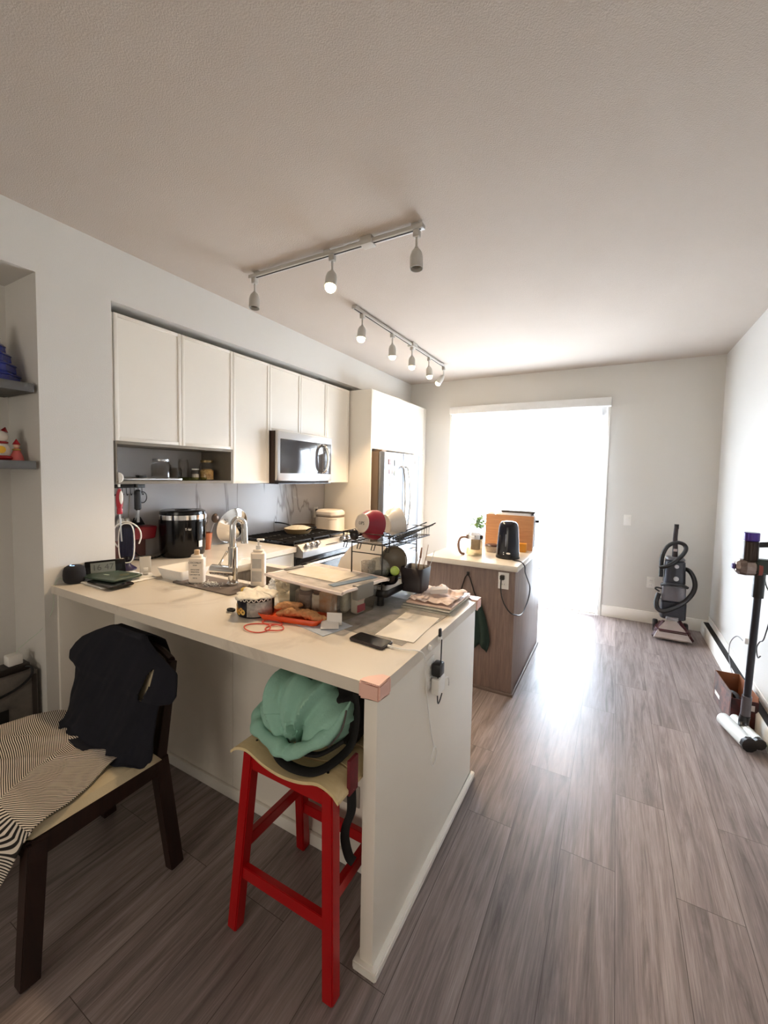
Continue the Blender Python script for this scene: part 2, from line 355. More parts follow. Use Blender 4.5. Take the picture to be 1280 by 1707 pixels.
    def add(s, o, M=None):
        me = bpy.data.meshes.new('t')
        if M is not None: bmesh.ops.transform(o.bm, matrix=M, verts=o.bm.verts[:])
        o.bm.to_mesh(me); s.bm.from_mesh(me); bpy.data.meshes.remove(me); return s
    def build(s, name, m, parent=None, loc=None, smooth=True, thick=0., sub=0, ang=38, rn=True):
        bm = s.bm
        if rn: bmesh.ops.recalc_face_normals(bm, faces=bm.faces[:])
        me = bpy.data.meshes.new(name); bm.to_mesh(me); bm.free()
        me.materials.append(m)
        if smooth:
            me.polygons.foreach_set('use_smooth', [True]*len(me.polygons)); me.set_sharp_from_angle(angle=R(ang))
        o = bpy.data.objects.new(name, me); COL.objects.link(o)
        if loc is not None:
            o.location = loc
        if parent is not None: o.parent = parent
        if thick: d = o.modifiers.new('solidify', 'SOLIDIFY'); d.thickness = thick; d.offset = 0
        if sub: d = o.modifiers.new('subsurf', 'SUBSURF'); d.levels = sub; d.render_levels = sub
        return o
def T(x, y, z): return Matrix.Translation((x, y, z))
def RX(a): return Matrix.Rotation(R(a), 4, 'X')
def RY(a): return Matrix.Rotation(R(a), 4, 'Y')
def RZ(a): return Matrix.Rotation(R(a), 4, 'Z')
def tag(o, label, cat=None, group=None):
    o['label'] = label
    if cat: o['category'] = cat
    if group: o['group'] = group
    return o
def thing(name, label, cat, loc=(0, 0, 0), rz=0., group=None):
    o = bpy.data.objects.new(name, None); COL.objects.link(o); o.empty_display_size = .05
    o.location = loc; o.rotation_euler = (0, 0, R(rz)); return tag(o, label, cat, group)
class W:
    """parts given in world coordinates under an unrotated thing"""
    def __init__(s, name, label, cat, loc, group=None): s.o = thing(name, label, cat, loc, 0, group)
    def part(s, name, mb, m, **k):
        bmesh.ops.translate(mb.bm, vec=-s.o.location, verts=mb.bm.verts[:]); return mb.build(name, m, s.o, **k)
    def sub(s, par, name, mb, m, **k):
        bmesh.ops.translate(mb.bm, vec=-s.o.location, verts=mb.bm.verts[:]); return mb.build(name, m, par, **k)
def one(name, mb, m, loc, label, cat, group=None, rz=0., **k):
    o = mb.build(name, m, **k); o.location = loc; o.rotation_euler = (0, 0, R(rz)); return tag(o, label, cat, group)
def onew(name, mb, m, loc, label, cat, group=None, **k):
    bmesh.ops.translate(mb.bm, vec=-Vector(loc), verts=mb.bm.verts[:]); return one(name, mb, m, loc, label, cat, group, **k)
def struct(name, mb, m, **k):
    o = mb.build(name, m, **k); o['kind'] = 'structure'; return o
def dup(root, loc, label, rz=None, group=None):
    r = root.copy(); COL.objects.link(r); r.location = loc; r['label'] = label
    if rz is not None: r.rotation_euler = (0, 0, R(rz))
    if group: r['group'] = group
    for ch in list(root.children):
        c = ch.copy(); COL.objects.link(c); c.parent = r
        for g in list(ch.children):
            d = g.copy(); COL.objects.link(d); d.parent = c
    return r
def text(s, size, M, m, name, parent, ext=.0004):
    """raised lettering; M maps the text plane (x right, y up) into the parent's space"""
    c = bpy.data.curves.new('t', 'FONT'); c.body = s; c.size = size; c.extrude = ext; c.align_x = 'CENTER'; c.align_y = 'CENTER'
    o = bpy.data.objects.new('t', c); COL.objects.link(o); dg = bpy.context.evaluated_depsgraph_get(); dg.update()
    me = bpy.data.meshes.new_from_object(o.evaluated_get(dg)); bpy.data.objects.remove(o); bpy.data.curves.remove(c)
    me.transform(M); me.name = name; me.materials.clear(); me.materials.append(m)
    t = bpy.data.objects.new(name, me); COL.objects.link(t); t.parent = parent; return t
FX = Matrix(((0,0,1,0),(1,0,0,0),(0,1,0,0),(0,0,0,1)))      # text facing +X, reading along +Y
FY = Matrix(((1,0,0,0),(0,0,-1,0),(0,1,0,0),(0,0,0,1)))     # text facing -Y, reading along +X

# ------------------------------------------------------------------ room shell
XR, YB, HC = 3.398, 4.176, 2.764
struct('floor', MB().box(-.8, XR+.15, -4.1, YB, -.08, 0), FLOORM, smooth=False)
struct('ceiling', MB().box(-.8, XR+.15, -4.1, YB+.2, HC, HC+.1), CEIL, smooth=False)
mb = MB()
mb.box(-.8, -.35, -1.5, -.03, 0, HC)                    # niche back
mb.box(-.35, 0, -1.5, -.03, 2.474, HC)                  # niche head
mb.box(-.8, 0, -4.1, -1.5, 0, HC)
mb.box(-.8, 0, -.03, .314, 0, HC)                       # pillar
mb.box(-.8, 0, .314, YB, 2.465, HC)                     # soffit over the cabinets
mb.box(-.8, -.375, .314, YB, 0, 2.465)
struct('wall_left', mb, WALL, smooth=False)
struct('wall_backsplash', MB().box(-.375, -.36, .314, 2.735, .88, 1.70), MARB, smooth=False)
struct('wall_right', MB().box(XR, XR+.15, -4.1, YB, 0, HC), mat('satin_wall_paint', '#dcdad5', .42, var=.01, vs=3, bump=.1, bs=60), smooth=False)
struct('wall_rear', MB().box(-.8, XR+.15, -4.2, -4.1, 0, HC), WALL, smooth=False)
struct('wall_back', MB().wall([-.8, XR+.15], [0, HC], [(.60, 2.40, 0, 2.33)], 'Y', YB, YB+.18), WALL, smooth=False)
# baseboards
struct('baseboard_back', MB().box(2.435, XR, YB-.014, YB, 0, .125, .004), TRIMW)
struct('baseboard_left', MB().box(0, .014, -.044, .0, 0, .12, .003).box(-.35, .014, -.044, -.03, 0, .12, .003).box(0, .014, -4, -1.5, 0, .12), TRIMW)
# sliding door: casing, frame, panes
dr = MB().box(2.40, 2.425, YB-.01, YB+.1, 0, 2.33).box(.58, .60, YB-.005, YB+.1, 0, 2.33).box(.6, 2.4, YB+.02, YB+.16, 0, .028)
d = struct('door_1', dr, TRIMW)
for k, (a, b, y) in enumerate(((.60, 1.53, YB+.12), (1.47, 2.40, YB+.07))):
    f = MB().box(a, a+.06, y, y+.035, .03, 2.3).box(b-.06, b, y, y+.035, .03, 2.3).box(a, b, y, y+.035, .03, .10).box(a, b, y, y+.035, 2.24, 2.33)
    fr = f.build('door_frame', TRIMW, d); MB().box(a+.06, b-.06, y+.014, y+.02, .10, 2.24).build('pane', GLASS, fr, smooth=False)
MB().box(1.475, 1.495, YB+.035, YB+.07, .95, 1.15, .006).build('door_handle', mat('grey_handle', '#a7a7a8', .4, .6), d)
# outside: deck and railing
struct('trim_1', MB().box(-1.5, 4.2, YB+.2, YB+2.6, -.1, -.02), mat('deck_boards', '#c3c0ba', .7), smooth=False)
rl = thing('balcony_railing', 'white balcony railing faintly visible outside behind the sheer blinds', 'railing', (1.5, YB+2.4, -.02))
MB().box(-3, 2.6, -.03, .03, 1.02, 1.07).build('handrail', TRIMW, rl)
MB().box(-3, 2.6, -.02, .02, .10, .14).build('bottom_rail', TRIMW, rl)
for k in range(5): MB().box(-3+1.4*k-.03, -3+1.4*k+.03, -.03, .03, 0, 1.05).build('post', TRIMW, rl)
MB().box(-3, 2.6, -.005, .005, .16, 1.0).build('glass_panel', GLASS, rl, smooth=False)
# valance and sheer vertical blinds
vb = W('sheer_vertical_blinds', 'white sheer vertical blinds with valance across the bright sliding glass door', 'blinds', (1.52, YB-.05, 0))
vb.part('valance', MB().box(.603, 2.432, YB-.10, YB-.002, 2.318, 2.408, .004), mat('valance_white', '#e6e6e4', .5))
def blind(u, v):
    x = .606+1.79*u; k = u*26*2*PI
    return (x+.006*math.sin(k*.5+v*2), YB-.05+.020*math.sin(k)+.004*math.sin(k*2.3+1)+.004*math.sin(v*5+k*.21), .03+2.285*v)
vb.part('sheer_fabric', MB().grid(blind, 312, 10), sheermat(), rn=False)
vb.part('bottom_weight', MB().box(.64, 2.385, YB-.055, YB-.045, .018, .034), TRIMW)
# baseboard heater along the right wall
bh = W('baseboard_heater', 'long low white baseboard heater with dark slot along the right wall', 'heater', (XR, 2.0, 0))
bh.part('casing', MB().prism([(0, 0), (-.068, 0), (-.068, .10), (-.055, .118), (-.014, .118), (-.006, .165), (0, .165)], -.9, YB-.02, M=Matrix(((1,0,0,XR),(0,0,1,0),(0,1,0,0),(0,0,0,1)))), TRIMW)
bh.part('vent_slot', MB().box(XR-.056, XR-.012, -.8, YB-.06, .1175, .1195), BLKMAT)
bh.part('deflector', MB().box(XR-.012, XR-.002, -.9, YB-.02, .16, .172, .003), TRIMW)

# ------------------------------------------------------------------ kitchen cabinets
def shaker(mb, y0, y1, z0, z1, x, t=.019, fr=.022, rec=.005):
    """slim framed door facing +X, its back at x"""
    mb.box(x, x+t-rec, y0+fr-.002, y1-fr+.002, z0+fr-.002, z1-fr+.002)
    for a in ((y0, y0+fr, z0, z1), (y1-fr, y1, z0, z1), (y0+fr, y1-fr, z0, z0+fr), (y0+fr, y1-fr, z1-fr, z1)):
        mb.box(x, x+t, *a, .0015)
    return mb
def upper(y0, y1, z0, z1, doors, label):
    c = W('upper_cabinet', label, 'cabinet', (-.36, (y0+y1)/2, z0), 'white upper cabinets over the kitchen counter')
    c.part('body', MB().box(-.36, -.041, y0+.001, y1-.001, z0, z1), WHITE, smooth=False)
    ys = [y0+(y1-y0)*k/doors for k in range(doors+1)]
    for a, b in zip(ys, ys[1:]): c.part('door', shaker(MB(), a+.0015, b-.0015, z0, z1, -.039), WHITE)
    return c
ZT = 2.415
upper(.336, 1.174, 1.69, ZT, 2, 'white two-door upper cabinet above the open taupe shelf box')
upper(1.174, 1.548, 1.435, ZT, 1, 'tall white single-door upper cabinet between the open shelf and the microwave')
upper(1.548, 2.318, 1.875, ZT, 2, 'short white two-door upper cabinet directly above the microwave')
upper(2.318, 2.715, 1.435, ZT, 1, 'tall white single-door upper cabinet right of the microwave')
onew('cabinet_filler', MB().box(-.10, -.03, .315, .334, 1.69, ZT), WHITE, (-.05, .325, 1.69), 'narrow white filler strip between the wall and the first upper cabinet', 'filler strip')
sb = W('open_shelf_box', 'taupe open shelf box under the two leftmost upper cabinet doors', 'shelf', (-.2, .755, 1.435))
sb.part('bottom_board', MB().box(-.359, -.02, .336, 1.172, 1.438, 1.456), TAUPE, smooth=False)
sb.part('top_board', MB().box(-.359, -.02, .336, 1.172, 1.672, 1.689), TAUPE, smooth=False)
sb.part('side_board', MB().box(-.359, -.02, 1.155, 1.172, 1.456, 1.672), TAUPE, smooth=False)
sb.part('side_board', MB().box(-.359, -.02, .336, .344, 1.456, 1.672), TAUPE, smooth=False)
# jars and things on the open shelf
def jar(x, y, r, h, label, lidm, fill=None, z=1.4562):
    j = thing('glass_jar', label, 'jar', (x, y, z), 0, 'glass jars in the open shelf box')
    MB().lathe([(0, 0), (r, 0), (r, h*.72), (r*.8, h*.84), (r*.8, h*.88), (r*.77, h*.88), (r*.77, h*.82), (r-.003, h*.7), (r-.003, .004), (0, .004)], 20).build('glass_body', GLASS, j)
    if lidm: MB().cyl(0, 0, h*.87, h, r*.86, 20, bev=.003).build('lid', lidm, j)
    if fill: MB().lathe([(0, .006), (r-.005, .006), (r-.005, h*.5), (r*.5, h*.56), (0, h*.54)], 16).build('contents', fill, j)
    return j
jar(-.22, .735, .062, .145, 'wide clear glass jar with metal clip lid left in the open shelf', STEEL)
jar(-.26, .93, .036, .17, 'tall narrow clear glass jar in the middle of the open shelf', None)
jar(-.20, .985, .030, .085, 'small pale jar left of the amber jar in the open shelf', WPL, mat('pale_powder', '#cfc8bc', .9))
jar(-.17, 1.06, .052, .15, 'amber-filled glass jar with gold label right in the open shelf', mat('lid_gold', '#8d7a55', .35, .7), picmat('nuts', ['#8d6327', '#c8963f', '#d9b872'], 60))
jar(-.25, .86, .045, .10, 'dim squat glass jar behind the tall one in the open shelf', None)
onew('serving_tray', MB().rbox(-.30, -.06, .40, .80, 1.457, 1.474, .03, bev=.004), STEEL, (-.2, .6, 1.457), 'flat silver tray lying on the open shelf at left', 'tray')
onew('glass_dish', MB().rbox(-.16, -.05, .82, .97, 1.457, 1.478, .02, taper=-.1), clear('green_glass', '#d7dfb0', .4), (-.1, .9, 1.457), 'small greenish glass dish between tray and jars', 'dish')
onew('lighter', MB().box(-.14, -.10, .515, .565, 1.4745, 1.489, .003), BLACK, (-.12, .54, 1.474), 'small black object on the silver tray in the open shelf', 'box')

# microwave
mw = W('microwave', 'stainless over-the-range microwave with dark window and curved handle', 'microwave', (-.15, 1.93, 1.437))
mw.part('body', MB().box(-.358, .03, 1.556, 2.30, 1.437, 1.872, .004), mat('dark_bronze_casing', '#3a2b24', .45, .3))
mw.part('door', MB().box(.03, .066, 1.558, 2.30, 1.455, 1.872, .006), STEEL)
mw.part('window', MB().box(.064, .068, 1.585, 2.165, 1.520, 1.808, .002), mat('smoked_glass', '#3c3d42', .08, coat=.5, var=.02))
mw.part('control_panel', MB().box(.064, .068, 2.168, 2.282, 1.520, 1.808, .002), mat('panel_dark', '#35302f', .25, coat=.3))
mw.part('display', MB().box(.0675, .0686, 2.20, 2.262, 1.738, 1.764), mat('lcd_pale', '#cfd6d6', .3, emit='#cfe0e0', es=.3))
mw.part('handle', MB().tube([(.066, 2.15, 1.79), (.098, 2.157, 1.775), (.115, 2.165, 1.72), (.12, 2.168, 1.66), (.115, 2.165, 1.60), (.098, 2.157, 1.55), (.066, 2.15, 1.535)], .013, 10), CHROME)
mw.part('underside_vent', MB().box(-.30, .06, 1.57, 2.29, 1.428, 1.4368), BLACK)

# tall side panel, fridge cabinet, pantry
onew('fridge_side_panel', MB().box(-.358, .245, 2.738, 2.757, 0, 2.418, .001), WHITE, (-.06, 2.747, 0), 'tall white end panel between the range counter and the refrigerator', 'panel')
fc = W('fridge_cabinet', 'white cabinet above the refrigerator, brightly lit by the track light', 'cabinet', (0, 3.42, 1.80))
fc.part('body', MB().box(-.358, .225, 2.759, 4.10, 1.80, 2.418), WHITE, smooth=False)
for a, b in ((2.760, 3.205), (3.208, 3.652), (3.655, 4.10)): fc.part('door', shaker(MB(), a, b, 1.803, 2.418, .227), WHITE)
pc = W('pantry_cabinet', 'narrow white pantry cabinet between refrigerator and back wall', 'cabinet', (0, 3.96, 0))
pc.part('body', MB().box(-.358, .225, 3.80, 4.10, 0.08, 1.797), WHITE, smooth=False)
pc.part('door', shaker(MB(), 3.80, 4.10, .10, 1.797, .227), WHITE)
pc.part('toe_kick', MB().box(-.358, .18, 3.80, 4.10, 0, .08), WHITE)
onew('cabinet_filler', MB().box(-.358, .235, 4.101, YB-.001, 0, 2.418), WHITE, (0, 4.13, 0), 'white filler strip between pantry cabinet and back wall', 'filler strip')
# refrigerator
fg = W('refrigerator', 'stainless french door refrigerator with long curved handles and magnets', 'refrigerator', (0, 3.24, 0))
SIDE = mat('fridge_side', '#6b5a4a', .5, .2)
fg.part('body', MB().box(-.34, .30, 2.80, 3.70, .02, 1.772, .006), SIDE)
fg.part('hinge_cover', MB().box(.20, .33, 2.82, 2.92, 1.7725, 1.79, .005), SIDE)
FS = mat('fridge_steel', '#94989e', .3, .85, var=.03, vs=2)
for a, b in ((2.802, 3.247), (3.253, 3.698)): fg.part('door', MB().box(.303, .375, a, b, .72, 1.772, .012), FS)
fg.part('freezer_drawer', MB().box(.303, .375, 2.802, 3.698, .06, .712, .012), FS)
for y, s in ((3.20, -1), (3.30, 1)):
    fg.part('handle', MB().tube([(.372, y, 1.62), (.405, y+s*.004, 1.60), (.432, y+s*.012, 1.45), (.442, y+s*.016, 1.25), (.432, y+s*.012, 1.05), (.405, y+s*.004, .86), (.372, y, .84)], .013, 10), CHROME)
fg.part('handle', MB().tube([(.372, 2.95, .64), (.415, 2.97, .64), (.425, 3.25, .64), (.415, 3.53, .64), (.372, 3.55, .64)], .012, 8), CHROME)
MAGS = [(2.915, 1.665, .062, .06, '#5a3423', 'brown photo magnet highest on the left fridge door'), (3.03, 1.655, .018, .07, '#4b4f52', 'thin dark magnet beside the brown photo magnet on the fridge'),
        (2.925, 1.56, .05, .05, '#8d6f7c', 'mauve picture magnet left in the second row on the fridge'), (2.99, 1.56, .03, .05, '#d4d0cc', 'pale narrow magnet in the second row on the fridge'),
        (3.045, 1.545, .045, .06, '#8d9590', 'grey green magnet near the handle on the fridge'), (2.945, 1.44, .045, .09, '#e7e6e2', 'white strip magnet lowest on the left fridge door'),
        (3.50, 1.70, .04, .05, '#f2efe9', 'small white magnet upper left on the right fridge door'), (3.585, 1.685, .06, .05, '#f2efe9', 'wider white magnet upper right on the right fridge door'),
        (3.60, 1.615, .035, .05, '#eee8e2', 'white square magnet below the wider one on the right fridge door'), (3.47, 1.585, .05, .035, '#e9e4de', 'low white magnet on the right fridge door beside the handle'), (3.53, 1.555, .03, .04, '#c9aeb0', 'small pink magnet lowest on the right fridge door')]
for y, z, a, b, c, l in MAGS:
    onew('fridge_magnet', MB().box(.3755, .381, y-a/2, y+a/2, z-b/2, z+b/2, .0015), mat('magnet_'+c[1:], c, .5, var=.3, vs=60), (.3755, y, z), l, 'magnet', 'magnets on the refrigerator')

# ------------------------------------------------------------------ base cabinets and counters
CZ0, CZ1 = .88, .92
ctop = W('l_shaped_countertop', 'pale quartz L-shaped countertop running over the peninsula to the range', 'countertop', (.9, .5, CZ0))
def inc(x, y):
    if x < 0 and y < .314: return False
    if y > 1.006 and x > .259: return False
    if .42 < x < 1.02 and .61 < y < .94: return False
    return True
ctop.part('slab', MB().cells([-.36, 0, .259, .42, 1.02, 1.946], [0, .314, .61, .94, 1.006, 1.575], inc, CZ0, CZ1), QUARTZ, smooth=False)
onew('short_countertop', MB().box(-.36, .259, 2.345, 2.736, CZ0, CZ1), QUARTZ, (-.05, 2.54, CZ0), 'short pale counter between range and tall white panel', 'countertop')
pb = W('peninsula_base', 'white panelled peninsula base under the breakfast bar with thick end panel', 'cabinet', (1.0, .5, 0))
pb.part('end_panel', MB().box(1.885, 1.931, .022, .985, .012, CZ0, .002), WHITE)
pb.part('end_panel', MB().box(.002, .022, .022, .29, .0, CZ0, .001), WHITE)
pb.part('back_panel', MB().box(.023, 1.005, .29, .31, 0, CZ0, .001), WHITE, smooth=False)
pb.part('back_panel', MB().box(1.008, 1.884, .29, .31, 0, CZ0, .001), WHITE, smooth=False)
pb.part('cabinet_body', MB().box(.27, .41, .311, .98, .0, CZ0).box(1.03, 1.884, .311, .98, .0, CZ0).box(.41, 1.03, .311, .59, 0, CZ0).box(.41, 1.03, .955, .98, .1, CZ0), WHITE, smooth=False)
pb.part('shoe_molding', MB().box(.025, 1.884, .274, .29, 0, .052, .004), TRIMW)
pb.part('shoe_molding', MB().prism([(1.868, .005), (1.952, .005), (1.952, 1.0), (1.931, 1.0), (1.931, .022), (1.884, .022), (1.884, .27), (1.868, .27)], 0, .028, bev=.004), TRIMW)
onew('vent_plate', MB().box(1.62, 1.71, .284, .2895, .245, .33, .002), mat('grey_plate', '#a39b90', .5), (1.66, .287, .24), 'small grey plate low on the peninsula panel behind the red stool', 'outlet')
rb = W('corner_base_cabinet', 'white base cabinet with drawer front beside the range', 'cabinet', (0, 1.3, 0))
rb.part('body', MB().box(-.36, .215, 1.0, 1.574, .09, CZ0-.001), WHITE, smooth=False)
rb.part('drawer', shaker(MB(), 1.035, 1.572, .74, .868, .216), WHITE)
rb.part('door', shaker(MB(), 1.035, 1.572, .10, .735, .216), WHITE)
rb.part('toe_kick', MB().box(-.36, .17, 1.0, 1.574, 0, .09), WHITE)
eb = W('end_base_cabinet', 'white base cabinet beyond the range against the tall panel', 'cabinet', (0, 2.54, 0))
eb.part('body', MB().box(-.36, .215, 2.35, 2.735, .0, CZ0-.001), WHITE, smooth=False)
eb.part('door', shaker(MB(), 2.352, 2.733, .10, .868, .216), WHITE)
# sink and faucet
sk = W('kitchen_sink', 'stainless undermount sink sunk in the peninsula counter', 'sink', (.72, .775, .70))
b = MB(); b.rbox(.42, 1.02, .61, .94, .69, .879, .04); 
for f in [f for f in b.bm.faces if len(f.verts) > 6 and f.calc_center_median().z > .85]: b.bm.faces.remove(f)
sk.part('basin', b, mat('sink_steel', '#8e8378', .4, .7), rn=False)
sk.part('drain', MB().cyl(.72, .775, .692, .697, .045), CHROME)
mt_ = W('drying_mat', 'grey taupe drying mat under the coconut bottle and faucet', 'mat', (.65, .46, CZ1))
mt_.part('mat_sheet', MB().rbox(.44, .90, .365, .555, CZ1+.0005, CZ1+.006, .02), mat('mat_taupe', '#6e635c', .8, bump=.2, bs=200))
gr = MB()
for k in range(90):
    a = random.gauss(.64, .045), random.gauss(.45, .025); s = .003
    gr.ball((a[0], a[1], CZ1+.008), s, 3, sc=(1.6, .8, .6), M=RZ(random.uniform(0, 180)))
o = onew('spilled_rice', gr, mat('rice_white', '#f1ece0', .7), (.64, .45, CZ1+.006), 'scattered white rice grains on the drying mat', 'rice'); o['kind'] = 'stuff'
fa = W('faucet', 'tall chrome kitchen faucet standing on the drying mat', 'faucet', (.763, .50, CZ1+.006))
fa.part('base', MB().cyl(.763, .50, CZ1+.0062, CZ1+.02, .032, bev=.004), CHROME)
fa.part('column', MB().cyl(.763, .50, CZ1+.02, 1.13, .024, bev=.004).tube([(.763, .50, 1.10), (.763, .50, 1.22), (.763, .503, 1.25), (.765, .518, 1.271), (.768, .542, 1.272), (.771, .562, 1.255), (.773, .568, 1.22)], .0165, 14), CHROME)
fa.part('spray_head', MB().rod((.773, .568, 1.225), (.774, .569, 1.14), .0165, 16, .018), CHROME)
fa.part('mixer_body', MB().rod((.78, .50, 1.0), (.655, .455, 1.004), .027, 20), CHROME)
fa.part('lever', MB().rod((.69, .468, 1.02), (.735, .485, 1.10), .006, 8).ball((.735, .485, 1.10), .007, 8), CHROME)
# range
rg = W('gas_range', 'stainless gas range with black grates and front knobs', 'range', (0, 1.96, 0))
rg.part('body', MB().box(-.355, .245, 1.582, 2.338, .02, .905, .003), BLACK)
rg.part('cooktop', MB().box(-.355, .255, 1.58, 2.34, .906, .93, .006), BLACKG)
rg.part('control_panel', MB().prism([(.225, .832), (.318, .832), (.322, .885), (.262, .936), (.225, .936)], 1.58, 2.34, M=Matrix(((1,0,0,0),(0,0,1,0),(0,1,0,0),(0,0,0,1))), bev=.003), mat('range_steel', '#8b8783', .35, .8))
for y in (1.66, 1.73, 1.80, 2.16, 2.25):
    rg.part('knob', MB().lathe([(0, 0), (.02, 0), (.022, .01), (.019, .034), (0, .036)], 20, T(.292, y, .915) @ RY(45)), CHROME)
rg.part('display', MB().box(.288, .312, 1.90, 2.08, .9, .901, M=None), BLACKG)
rg.part('oven_door', MB().box(.247, .292, 1.584, 2.336, .20, .822, .006), BLACKG)
rg.part('door_handle', MB().rod((.345, 1.62, .775), (.345, 2.30, .775), .013, 14).rod((.29, 1.66, .775), (.345, 1.66, .775), .010).rod((.29, 2.26, .775), (.345, 2.26, .775), .010), mat('handle_white_steel', '#d8d5d0', .25, .8))
rg.part('drawer', MB().box(.247, .288, 1.584, 2.336, .05, .19, .006), STEEL)
for y in (1.59, 1.85, 2.10):
    g = MB(); w_ = .24
    for k in range(5): g.box(-.33, .21, y+.006+k*.054, y+.014+k*.054, .948, .962, .002)
    for x in (-.33, -.15, .03, .20): g.box(x, x+.01, y+.004, y+.232, .946, .960, .002)
    for x in (-.325, .205):
        for yy in (y+.01, y+.225): g.box(x-.004, x+.006, yy-.004, yy+.004, .93, .948)
    rg.part('grate', g, BLKMAT)
# pans on the range
def pan(x, y, z, r, h, ang, label, rim, hl=.19, lid=False):
    p = thing('frying_pan', label, 'pan', (x, y, z), ang, 'frying pans on the range')
    MB().lathe([(0, 0), (r*.8, 0), (r*.93, h*.4), (r, h), (r-.004, h), (r*.9, h*.42), (r*.78, .005), (0, .005)], 32).build('pan_body', rim, p)
    MB().tube([(r*.96, 0, h*.8), (r+.05, 0, h+.015), (r+.12, 0, h+.032), (r+hl, 0, h+.038)], .011, 8, flat=.6).build('handle', BLACK, p)
    if lid: MB().lathe([(0, h+.028), (r*.5, h+.022), (r*.97, h+.002), (r*.97, h-.002), (r*.5, h+.018), (0, h+.024)], 28).build('lid', clear('glass_lid', '#e9e2cf', .45, diff=.5), p)
    return p
pan(-.08, 1.98, .9625, .13, .045, -10, 'pale gold frying pan on the nearest grates of the range', mat('pan_gold', '#b79c72', .35, .6), .02, True)
pan(-.20, 2.20, .9625, .12, .045, -118, 'dark brown pan with raised handle behind the gold pan', mat('pan_brown', '#4a3527', .35, .3), .17)
# rice cooker
rc = W('rice_cooker', 'white rounded rice cooker on the counter beyond the range', 'rice cooker', (-.13, 2.53, CZ1))
CREAM = mat('cream_plastic', '#f1e5d6', .3, var=.01)
rc.part('body', MB().rbox(-.27, .02, 2.42, 2.66, CZ1+.001, 1.075, .09, 8, bev=.012), CREAM)
rc.part('lid', MB().rbox(-.275, .025, 2.415, 2.665, 1.08, 1.145, .09, 8, bev=.02, taper=.06), CREAM)
rc.part('seam_band', MB().rbox(-.268, .018, 2.422, 2.658, 1.074, 1.081, .09, 8), mat('seam_brown', '#8f7a63', .4))
rc.part('handle', MB().tube([(-.05, 2.418, 1.05), (.00, 2.405, 1.062), (.05, 2.42, 1.065)], .007, 8), CREAM)
# backsplash outlet with plug
def outlet(name, label, M, kind='duplex', plugs=()):
    o = thing(name, label, 'outlet' if kind == 'duplex' else 'switch', M.translation, 0); q = M.copy(); q.translation = (0, 0, 0)
    P = lambda: MB()
    a = MB().box(-.036, .036, -.058, .058, 0, .005, .002); bmesh.ops.transform(a.bm, matrix=q, verts=a.bm.verts[:]); a.build('cover_plate', WPL, o)
    if kind == 'duplex':
        for s in (-.024, .024):
            a = MB().box(-.016, .016, s-.014, s+.014, .0045, .0075, .003); bmesh.ops.transform(a.bm, matrix=q, verts=a.bm.verts[:]); r = a.build('socket', WPL, o)
            a = MB().box(-.008, -.006, s-.004, s+.005, .0072, .0082).box(.006, .008, s-.004, s+.005, .0072, .0082); bmesh.ops.transform(a.bm, matrix=q, verts=a.bm.verts[:]); a.build('slots', BLACK, r)
    else:
        a = MB().box(-.017, .017, -.033, .033, .0045, .008, .001).box(-.015, .015, -.001, .031, .007, .011, .002); bmesh.ops.transform(a.bm, matrix=q, verts=a.bm.verts[:]); a.build('rocker', WPL, o)
    return o
MXp = lambda x, y, z: T(x, y, z) @ FX          # facing +X
MYm = lambda x, y, z: T(x, y, z) @ FY          # facing -Y
outlet('wall_outlet', 'white outlet on the marble backsplash behind the rice cooker', MXp(-.3595, 2.59, 1.10))
onew('plug', MB().box(-.352, -.325, 2.572, 2.60, 1.105, 1.135, .005).tube([(-.33, 2.585, 1.11), (-.30, 2.60, 1.10), (-.27, 2.63, 1.02), (-.30, 2.66, .94)], .004, 6), BLACK, (-.35, 2.586, 1.1), 'black plug and cord in the backsplash outlet behind the rice cooker', 'plug')
outlet('wall_switch', 'white light switch on the back wall right of the sliding door', MYm(2.64, YB-.0005, 1.09), 'rocker')
outlet('wall_outlet', 'white outlet low on the back wall left of the carpet cleaner', MYm(2.885, YB-.0005, .44))

# ------------------------------------------------------------------ island
isl = W('kitchen_island', 'grey-brown wood grain kitchen island with pale top', 'island', (1.61, 2.42, 0))
IW = grainmat('island_grain', '#6b5850', '#8b766a', 'Z', 2.2, .45)
isl.part('cabinet', MB().box(1.285, 1.94, 1.88, 2.97, 0, CZ0, .0015), IW)
isl.part('countertop', MB().box(1.275, 1.957, 1.862, 2.985, CZ0+.0005, CZ1, .003), QUARTZ)
isl.part('shoe_molding', MB().box(1.285, 1.952, 1.868, 1.88, 0, .022, .003).box(1.94, 1.954, 1.868, 2.97, 0, .022, .003), mat('grey_shoe', '#6a5a52', .5))
io = outlet('island_outlet', 'white outlet on the front of the wood grain island', MYm(1.862, 1.8795, .808))
# towel hanging on the island
tw = W('hanging_towel', 'dark green cloth hanging by a black strap on the island front', 'towel', (1.61, 1.86, .82))
tw.part('hook', MB().box(1.60, 1.618, 1.866, 1.879, .81, .84, .003), BLACK)
tw.part('strap', MB().tube([(1.548, 1.868, .64), (1.56, 1.868, .69), (1.609, 1.862, .826), (1.66, 1.868, .70), (1.69, 1.868, .63)], .0045, 6, steps=3), BLKMAT)
def tf(u, v):
    z = .66-.36*v; c = 1.63+.06*v; hw = .075+.035*math.sin(v*2.4)-.03*max(0, v-.8)*4
    return (c+(u-.5)*2*hw, 1.852+.012*math.sin(u*19+v*2)*(.4+v*.7), z-.03*math.sin(u*7)*v)
tw.part('cloth', MB().grid(tf, 26, 14), mat('dark_green_cloth', '#22352f', .95, var=.2), thick=.006)

# ------------------------------------------------------------------ things on the counter, left to right
Z = CZ1+.0005
